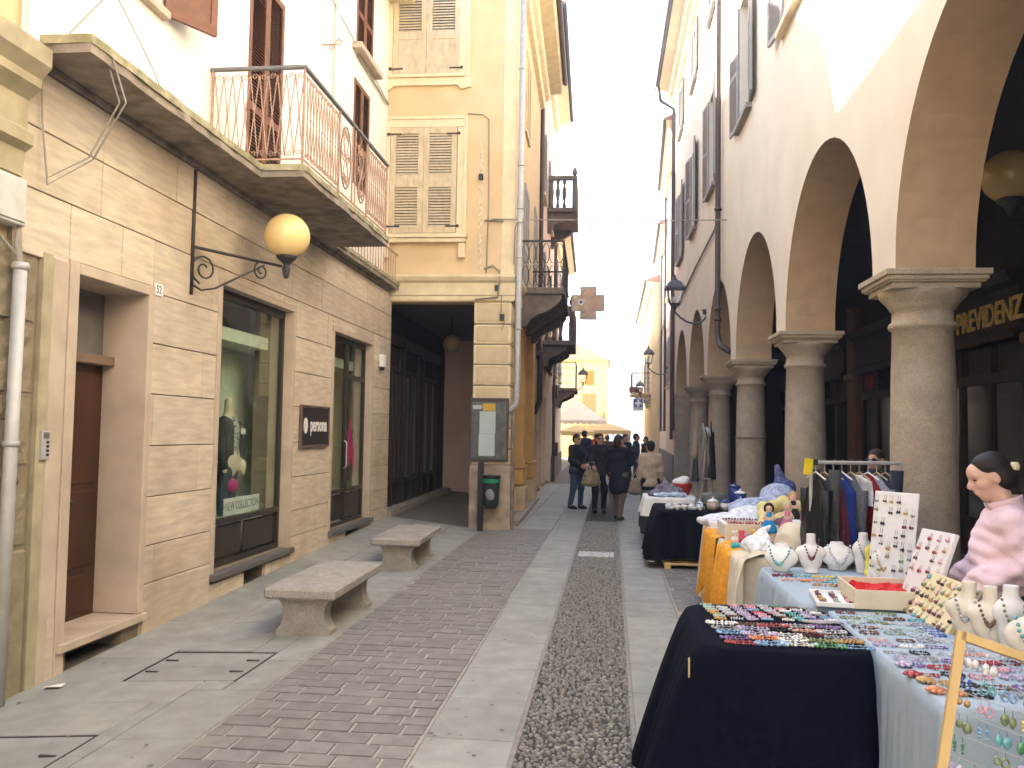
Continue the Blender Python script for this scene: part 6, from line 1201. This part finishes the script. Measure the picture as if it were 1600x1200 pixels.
# ============================================================ PEOPLE
SKIN=Q('skin',(.55,.31,.21),.55,.08,20)
def V3(*a): return np.array(a,float)
def person(loc,rot,label,h=1.7,top=None,topcol=(.02,.02,.025),toplen='hip',leg=(.03,.05,.1),legname='dark_jeans',hair=(.02,.015,.012),hairlen=.0,lh=0,rh=0,stride=.0,res=.016,shoes=(.015,.015,.015),glasses=False,build=1.0,larm=None,rarm=None,topname=None,headturn=0,hood=False,shoename='dark_shoe',shorter=0):
    # local frame: +x forward, +y left, z up; metres for height 1.70, scaled to h
    s=h/1.7; t=thing('person',loc,label,'person',rot=rot); b=build
    hipz,kz,az,shz=.90,.49,.075,1.385
    hipL,hipR=(0,.09,hipz),(0,-.09,hipz); kL,kR=(.03+stride*.5,.10,kz),(.03-stride*.35,-.10,kz); aL,aR=(stride*.85-.02,.10,az),(-stride*.85-.02,-.10,az)
    shL,shR=(0,.175*b,shz),(0,-.175*b,shz)
    la=larm or [(0.0,.225*b,1.12),(.06,.24*b,.87)]; ra=rarm or [(0.0,-.225*b,1.12),(.06,-.24*b,.87)]
    ct,st_=math.cos(headturn),math.sin(headturn); hd=lambda x,y,z:(x*ct-y*st_+.015,x*st_+y*ct,z)
    def arm(sh,a,r): return [('c',sh,a[0],.05*r,.042*r),('c',a[0],a[1],.042*r,.032*r)]
    def hand(e,w,sy):
        d=V3(*w)-V3(*e); d/=np.linalg.norm(d)+1e-9; c=V3(*w)+d*.05; sd=np.cross(d,V3(0,sy,0)); n_=np.linalg.norm(sd); sd=sd/n_ if n_>.1 else V3(1,0,0); P=[('c',tuple(w),tuple(c),.026,.034)]
        for i,o in enumerate((-.027,-.009,.009,.027)): P.append(('c',tuple(c+sd*o),tuple(c+sd*o*1.15+d*(.075-abs(o)*.7)+V3(0,-sy*.012,0)),.0095,.0075))
        P.append(('c',tuple(V3(*w)+d*.02+sd*.02),tuple(c+sd*.055+d*.015),.012,.009)); return P
    body=[('e',hd(.0,0,1.6),(.092,.073,.10)),('e',hd(.03,0,1.535),(.062,.055,.055)),('c',(0,0,1.40),(.01,0,1.50),.055,.05),('c',hd(.088,0,1.595),hd(.105,0,1.572),.012,.015),('e',hd(-.005,.076,1.585),(.016,.01,.028)),('e',hd(-.005,-.076,1.585),(.016,.01,.028)),
        ('e',(0,0,1.27),(.10,.155*b,.16)),('e',(0,0,1.02),(.095,.135*b,.18)),('e',(0,0,.92),(.105,.15*b,.12)),('c',shL,shR,.05,.05)]
    for hp,k_,a_ in ((hipL,kL,aL),(hipR,kR,aR)): body+= [('c',hp,k_,.075,.052),('c',k_,a_,.05,.036),('c',a_,(a_[0]+.12,a_[1],.04),.035,.03)]
    body+=arm(shL,la,.95)+arm(shR,ra,.95)+hand(la[0],la[1],1)+hand(ra[0],ra[1],-1)
    sc=Matrix.Diagonal((s,s,s,1))
    sdf_mesh(body,min(res,.012),.014).xf(sc).build('body',SKIN,t,smooth=True)
    fz=MB()
    for sy in (-1,1): e=hd(.078,sy*.033,1.605); fz.ball(e,.011,6,4,sz=.7)
    fz.xf(sc).build('eyes',Q('eye_dark',(.03,.02,.015),.3),t,smooth=True)
    mo=hd(.088,0,1.535); MB().ball(mo,.022,8,4,sz=.3,sx=.5).xf(sc).build('mouth',Q('lips',(.4,.13,.11),.5),t,smooth=True)
    # trousers
    tr=[('e',(0,0,.93),(.12,.165*b,.13)),('c',hipL,hipR,.10,.10)]
    for hp,k_,a_ in ((hipL,kL,aL),(hipR,kR,aR)): tr+= [('c',hp,k_,.095,.07),('c',k_,(a_[0],a_[1],.10),.068,.06)]
    sdf_mesh(tr,res,.02,[('p',(0,0,-1),-.06)]).xf(sc).build('trousers',Q(legname,leg,.9,.15,18),t,smooth=True)
    for a_ in (aL,aR): sdf_mesh([('c',(a_[0]-.02,a_[1],.05),(a_[0]+.10,a_[1],.04),.045,.042),('c',(a_[0]+.10,a_[1],.04),(a_[0]+.17,a_[1],.03),.042,.03)],.012,.012,[('p',(0,0,-1),.0)]).xf(sc).build('shoe',Q(shoename,shoes,.4),t,smooth=True)
    # jacket
    zl={'hip':.80,'waist':.92,'coat':.52}[toplen]; jk=[('e',(0,0,1.26),(.135,.195*b,.19)),('e',(0,0,1.04),(.135,.18*b,.22)),('c',shL,shR,.072,.072),('c',(0,.0,1.39),(.0,0,1.46),.085,.07)]
    if toplen=='coat': jk+= [('e',(0,0,.82),(.15,.20*b,.3)),('e',(0,0,.66),(.165,.21*b,.22))]
    else: jk+=[('e',(0,0,.88),(.145,.195*b,.16)),('e',(0,0,.80),(.145,.195*b,.12))]
    jk+= [('c',shL,la[0],.072,.062),('c',la[0],tuple(V3(*la[0])*.12+V3(*la[1])*.88),.06,.05),('c',shR,ra[0],.072,.062),('c',ra[0],tuple(V3(*ra[0])*.12+V3(*ra[1])*.88),.06,.05)]
    m=sdf_mesh(jk,res,.02,[('p',(0,0,-1),-zl),('p',(0,0,1),1.475)]); V=np.array(m.v); q=V[:,2]; V[:,0]+=.006*np.sin(34*q+9*V[:,1]); V[:,1]+=.005*np.sin(30*q+11*V[:,0]); m.v=[tuple(p) for p in V]
    m.xf(sc).build(top or 'jacket',Q(topname or 'dark_jacket',topcol,.85,.2,25,bump=.2,bscale=60),t,smooth=True)
    # hair
    hr=[('e',hd(-.018,0,1.635),(.098,.084,.088)),('e',hd(-.045,0,1.58),(.068,.078,.085))]
    if hairlen>.05: hr+= [('c',hd(-.05,.05,1.57),hd(-.06,.06,1.57-hairlen),.05,.04),('c',hd(-.05,-.05,1.57),hd(-.06,-.06,1.57-hairlen),.05,.04),('c',hd(-.07,0,1.57),hd(-.075,0,1.57-hairlen),.055,.045)]
    sdf_mesh(hr,.011,.012,[('e',hd(.085,0,1.575),(.075,.062,.085))]).xf(sc).build('hair',Q('hair_%d'%int(hair[0]*1000),hair,.6,.2,40),t,smooth=True)
    if glasses:
        g=MB()
        for sy in (-1,1): g.ball(hd(.088,sy*.036,1.603),.03,10,5,sz=.75,sx=.45)
        g.tube([hd(.1,-.03,1.606),hd(.1,.03,1.606)],.006,5); g.tube([hd(.08,.062,1.605),hd(-.01,.08,1.6)],.005,5); g.tube([hd(.08,-.062,1.605),hd(-.01,-.08,1.6)],.005,5); g.xf(sc).build('sunglasses',black,t,smooth=True)
    return t
D=lambda a:R(a)
person((-.80,20.25,0),D(-35),'man in black jacket, jeans and sunglasses standing at the left of the group',1.72,topname='black_jacket',leg=(.035,.06,.11),legname='blue_jeans',hair=(.03,.02,.015),glasses=True,larm=[(.02,.23,1.12),(.2,.1,1.0)],rarm=[(.02,-.23,1.12),(.2,-.08,1.0)],stride=.08)
person((-.25,19.4,0),D(-75),'woman in black jacket and dark sunglasses carrying a patterned tote on her arm',1.74,topname='black_jacket2',topcol=(.015,.015,.018),leg=(.015,.015,.02),legname='black_trousers',hair=(.045,.02,.012),hairlen=.12,glasses=True,larm=[(.05,.24,1.13),(.22,.2,1.05)],rarm=[(.06,-.24,1.13),(.24,-.2,1.0)])
person((.16,17.9,0),D(62),'woman in long black coat and brown trousers with a hand raised to her face',1.72,topname='black_coat',topcol=(.012,.013,.02),toplen='coat',leg=(.13,.095,.07),legname='brown_trousers',hair=(.035,.018,.012),hairlen=.1,stride=.16,rarm=[(.1,-.22,1.15),(.16,-.06,1.42)],headturn=D(-30))
person((.75,16.7,0),D(95),'woman in beige quilted jacket seen from behind by the stalls',1.62,topname='beige_quilt',topcol=(.42,.33,.24),leg=(.012,.012,.014),legname='black_leggings',hair=(.012,.01,.01),hairlen=.04,build=.9)
person((-.93,30.5,0),D(60),'man in navy sweater and jeans behind the group, walking away',1.84,topname='navy_sweater',topcol=(.02,.03,.08),leg=(.05,.08,.13),legname='faded_jeans',hair=(.02,.015,.012),shoes=(.6,.6,.6),shoename='white_trainer',stride=.14)
crowd=[(-.45,33,(.3,.3,.32),'grey jumper','first from the left'),(-.15,36,(.05,.04,.04),'dark brown coat','second from the left'),(.25,34,(.09,.08,.08),'charcoal coat','third from the left'),(.45,27.5,(.02,.02,.022),'black anorak','fourth from the left'),(.62,38,(.15,.13,.12),'taupe coat','fifth from the left'),(.85,30,(.04,.045,.05),'dark slate coat','sixth from the left near the wall'),(-.7,41,(.5,.06,.05),'red jacket','small and far, before the tents'),(1.25,32,(.03,.03,.03),'black padded jacket','rightmost against the wall')]
for i,(x,y,c,nm,ps) in enumerate(crowd): person((x,y,0),random.uniform(-3,3),'far person in %s, %s in the crowd'%(nm,ps),random.uniform(1.64,1.76),topname='crowd_'+nm.replace(' ','_'),topcol=c,leg=(.04,.04,.05),legname='crowd_trousers',hair=random.choice([(.02,.015,.012),(.05,.03,.02)]),res=.03,stride=.1)
tb=thing('tote_bag',(-.43,19.15,.62),'large brown patterned tote bag on the arm of the sunglasses woman','bag',rot=-1.2); sdf_mesh([('e',(0,0,.17),(.09,.19,.18)),('c',(0,-.15,.05),(0,.15,.05),.07,.07)],.014,.03).build('bag',Q('patterned_leather',(.26,.2,.11),.7,.6,14),tb,smooth=True)
MB().tube([(0,-.1,.32),(0,-.06,.5),(0,.06,.5),(0,.1,.32)],.012,6).build('handle',Q('tan_strap',(.5,.42,.3),.6),tb)
sh=thing('shopping_bag',(-.05,19.3,.62),'white plastic shopping bag in the hand of the sunglasses woman','bag'); sdf_mesh([('e',(0,0,.14),(.06,.09,.15))],.016).build('bag',whitec,sh,smooth=True); MB().tube([(0,-.04,.27),(0,0,.36),(0,.04,.27)],.008,5).build('handle',whitec,sh)
sh=thing('shopping_bag',(-.12,19.6,.1),'pale shopping bag standing low behind the sunglasses woman','bag'); sdf_mesh([('e',(0,0,.18),(.08,.11,.2))],.018).build('bag',Q('pale_plastic',(.55,.56,.55),.5),sh,smooth=True); MB().tube([(0,-.04,.36),(0,0,.44),(0,.04,.36)],.008,5).build('handle',whitec,sh)
hb=thing('handbag',(.46,16.55,.62),'slouchy taupe handbag hanging at the side of the beige jacket woman','bag'); sdf_mesh([('e',(0,0,.15),(.11,.07,.16)),('c',(-.08,0,.06),(.08,0,.06),.06,.06)],.014,.02).build('bag',Q('taupe_leather',(.2,.16,.12),.6,.2,20),hb,smooth=True); MB().tube([(-.06,0,.28),(0,0,.42),(.06,0,.28)],.01,5).build('handle',Q('tan_strap'),hb)
# pink jacket woman behind the stall (faces left, looking down at the table)
pk=thing('person',(2.15,5.08,0),'stall woman in pale pink jacket with dark tied hair looking down at the table','person',rot=PI-.18)
PK=Q('pink_fleece',(.76,.55,.58),.92,.07,7,stain=.2,sscale=5,staincol=(.62,.38,.43),bump=.9,bscale=16,sheen=.3)
hx,hz=.06,1.55; tl=.38; ca,sa=math.cos(tl),math.sin(tl)
def H(x,y,z): return (hx+x*ca+z*sa,y,hz-x*sa+z*ca)     # head frame, tilted forward
Rh=[list(r) for r in Matrix.Rotation(tl,3,'Y')]
hp=[('e',H(0,0,.02),(.089,.071,.092),Rh),('e',H(.038,0,-.058),(.053,.049,.064),Rh),('e',H(.066,0,-.102),(.022,.025,.021),Rh),('e',H(.055,0,.045),(.05,.055,.045),Rh),('c',H(.088,0,.018),H(.118,0,-.022),.009,.0135),('e',H(.104,.0,-.028),(.013,.019,.009),Rh),('e',H(.055,.04,-.025),(.035,.024,.026),Rh),('e',H(.055,-.04,-.025),(.035,.024,.026),Rh),('c',H(.094,-.016,-.057),H(.094,.016,-.057),.0095,.0095),('c',H(.091,-.014,-.070),H(.091,.014,-.070),.0088,.0088),('c',H(.083,.02,.032),H(.075,.052,.03),.010,.009),('c',H(.083,-.02,.032),H(.075,-.052,.03),.010,.009),
    ('e',H(-.012,.074,-.012),(.02,.009,.03),Rh),('e',H(-.012,-.074,-.012),(.02,.009,.03),Rh),('c',(-.01,0,1.38),H(-.02,0,-.05),.052,.05),('c',(-.03,0,1.30),(-.01,0,1.40),.06,.055)]
bd=[('e',(0,0,1.2),(.10,.15,.17)),('e',(.01,0,.98),(.11,.145,.17)),('c',(0,.09,.9),(.02,.1,.48),.08,.055),('c',(0,-.09,.9),(.02,-.1,.48),.08,.055),('c',(.02,.1,.48),(0,.1,.08),.052,.038),('c',(.02,-.1,.48),(0,-.1,.08),.052,.038),('c',(0,.1,.06),(.13,.1,.035),.036,.03),('c',(0,-.1,.06),(.13,-.1,.035),.036,.03),('c',(0,.16,1.29),(-.06,.235,1.1),.048,.042),('c',(-.06,.235,1.1),(.13,.2,.98),.042,.034),('c',(0,-.16,1.29),(-.06,-.235,1.1),.048,.042),('c',(-.06,-.235,1.1),(.13,-.2,.98),.042,.034)]
for sy in (1,-1):
    bd+=[('c',(.13,sy*.2,.98),(.18,sy*.19,.965),.028,.034)]
    for i,o in enumerate((-.027,-.009,.009,.027)): bd.append(('c',(.19,sy*.185+o*.3,.965+o),(.245-abs(o)*.5,sy*.17+o*.3,.955+o),.009,.0075))
    bd.append(('c',(.16,sy*.18,.99),(.2,sy*.15,1.02),.011,.009))
sdf_mesh(hp+bd,.0062,.0085).build('body',Q('skin_pink',(.66,.41,.31),.5,.07,25),pk,smooth=True)
ey=MB()
for sy in (-1,1): ey.ball(H(.084,sy*.037,.006),.0125,8,5,sz=.42)
ey.build('eyes',Q('eye_dark'),pk,smooth=True)
br=MB()
for sy in (-1,1): br.tube([H(.091,sy*.016,.036),H(.088,sy*.036,.044),H(.072,sy*.058,.036)],[.004,.0045,.002],5)
br.build('eyebrows',Q('hair_black'),pk,smooth=True)
MB().tube([H(.092,-.024,-.064),H(.103,0,-.063),H(.092,.024,-.064)],[.005,.008,.005],6).build('lips',Q('lips'),pk,smooth=True)
hs_=[('e',H(-.02,0,.055),(.098,.083,.075),Rh),('e',H(-.05,0,.0),(.07,.08,.085),Rh),('e',H(-.06,0,-.035),(.058,.082,.07),Rh),('e',H(-.115,0,-.02),(.035,.035,.04),Rh),('c',H(-.135,0,-.03),(-.13,0,1.36),.032,.02)]
sdf_mesh(hs_,.008,.01,[('e',H(.105,0,-.04),(.088,.086,.105),Rh),('e',H(.005,.085,-.025),(.036,.032,.042),Rh),('e',H(.005,-.085,-.025),(.036,.032,.042),Rh)]).build('hair',Q('hair_black',(.010,.008,.007),.6,.2,60,bump=.5,bscale=70,streak=.2,spec=.12),pk,smooth=True)
sdf_mesh([('e',H(-.128,.028,.005),(.007,.006,.005),Rh),('e',H(-.13,.034,.012),(.007,.007,.012),Rh),('e',H(-.128,-.026,.005),(.007,.006,.005),Rh)],.003).build('hair_clip',Q('pale_clip',(.7,.65,.4),.5),pk,smooth=True)
jk=[('e',(0,0,1.20),(.145,.20,.17)),('e',(.02,0,1.05),(.165,.20,.2)),('e',(.01,0,.95),(.165,.20,.13)),('c',(-.01,.155,1.305),(-.01,-.155,1.305),.075,.075),('c',(-.035,.03,1.335),(-.035,-.03,1.335),.08,.08),('c',(-.02,.17,1.29),(-.08,.25,1.10),.082,.075),('c',(-.08,.25,1.10),(.10,.215,1.0),.073,.066),('c',(-.02,-.17,1.29),(-.08,-.25,1.10),.082,.075),('c',(-.08,-.25,1.10),(.10,-.215,1.0),.073,.066),('c',(.10,-.215,1.0),(.17,-.17,.96),.066,.07),('c',(.10,.215,1.0),(.17,.17,.96),.066,.07),('e',(.12,-.14,.95),(.10,.11,.11)),('e',(.12,.14,.95),(.10,.11,.11))]
m=sdf_mesh(jk,.010,.018,[('p',(0,0,-1),-.86),('e',(.04,0,1.45),(.085,.068,.10)),('p',(.3,0,1),1.43)]); V=np.array(m.v); q=V[:,2]; k_=np.clip((1.36-q)/.15,0,1); V[:,0]+=k_*(.008*np.sin(40*q+30*V[:,0]+16*V[:,1])+.004*np.sin(78*q-50*V[:,0])); V[:,1]+=k_*(.010*np.sin(42*q+34*V[:,0])*(V[:,1]/.2)+.005*np.sin(85*q-22*V[:,0])); m.v=[tuple(p) for p in V]; m.build('jacket',PK,pk,smooth=True)
cl=MB().grid(lambda u,v:((-.02+.088*math.cos(2*PI*u*.84+.5)*(1+.12*v))+.02*v,(.082*math.sin(2*PI*u*.84+.5))*(1+.15*v),1.355+.07*v+.03*math.cos(2*PI*u*.84+.5)*(-1)),30,6); o=cl.build('collar',PK,pk,smooth=True); sm_=o.modifiers.new('thickness','SOLIDIFY'); sm_.thickness=.012
sdf_mesh([('e',(0,0,.93),(.125,.17,.13)),('c',(0,.09,.9),(.02,.1,.48),.095,.07),('c',(0,-.09,.9),(.02,-.1,.48),.095,.07),('c',(.02,.1,.48),(0,.1,.1),.07,.06),('c',(.02,-.1,.48),(0,-.1,.1),.07,.06)],.016,.02).build('trousers',Q('dark_jeans_pink',(.03,.035,.05),.9,.2,25),pk,smooth=True)
for sy in (1,-1): sdf_mesh([('c',(-.02,sy*.1,.05),(.1,sy*.1,.04),.045,.042),('c',(.1,sy*.1,.04),(.17,sy*.1,.03),.042,.03)],.012,.012,[('p',(0,0,-1),0)]).build('shoe',Q('dark_shoe'),pk,smooth=True)
person((2.72,9.3,0),D(-140),'man glimpsed behind the clothes rack beside the granite column',1.62,topname='dark_pullover',topcol=(.02,.02,.02),hair=(.05,.025,.015),glasses=True)
# ============================================================ THIN HAZE, added in place of lens glare at the far end
hz_=MB().box(-60,60,-38,130,-1.2,26).build('glare_haze',None); hz_['kind']='stuff'
m=bpy.data.materials.new('glare_haze'); m.use_nodes=True; N=m.node_tree.nodes; N.remove(N['Principled BSDF']); v=N.new('ShaderNodeVolumePrincipled'); v.inputs['Density'].default_value=.003; v.inputs['Color'].default_value=(.95,.96,1,1); v.inputs['Anisotropy'].default_value=.3
m.node_tree.links.new(v.outputs[0],N['Material Output'].inputs['Volume']); hz_.data.materials.append(m)
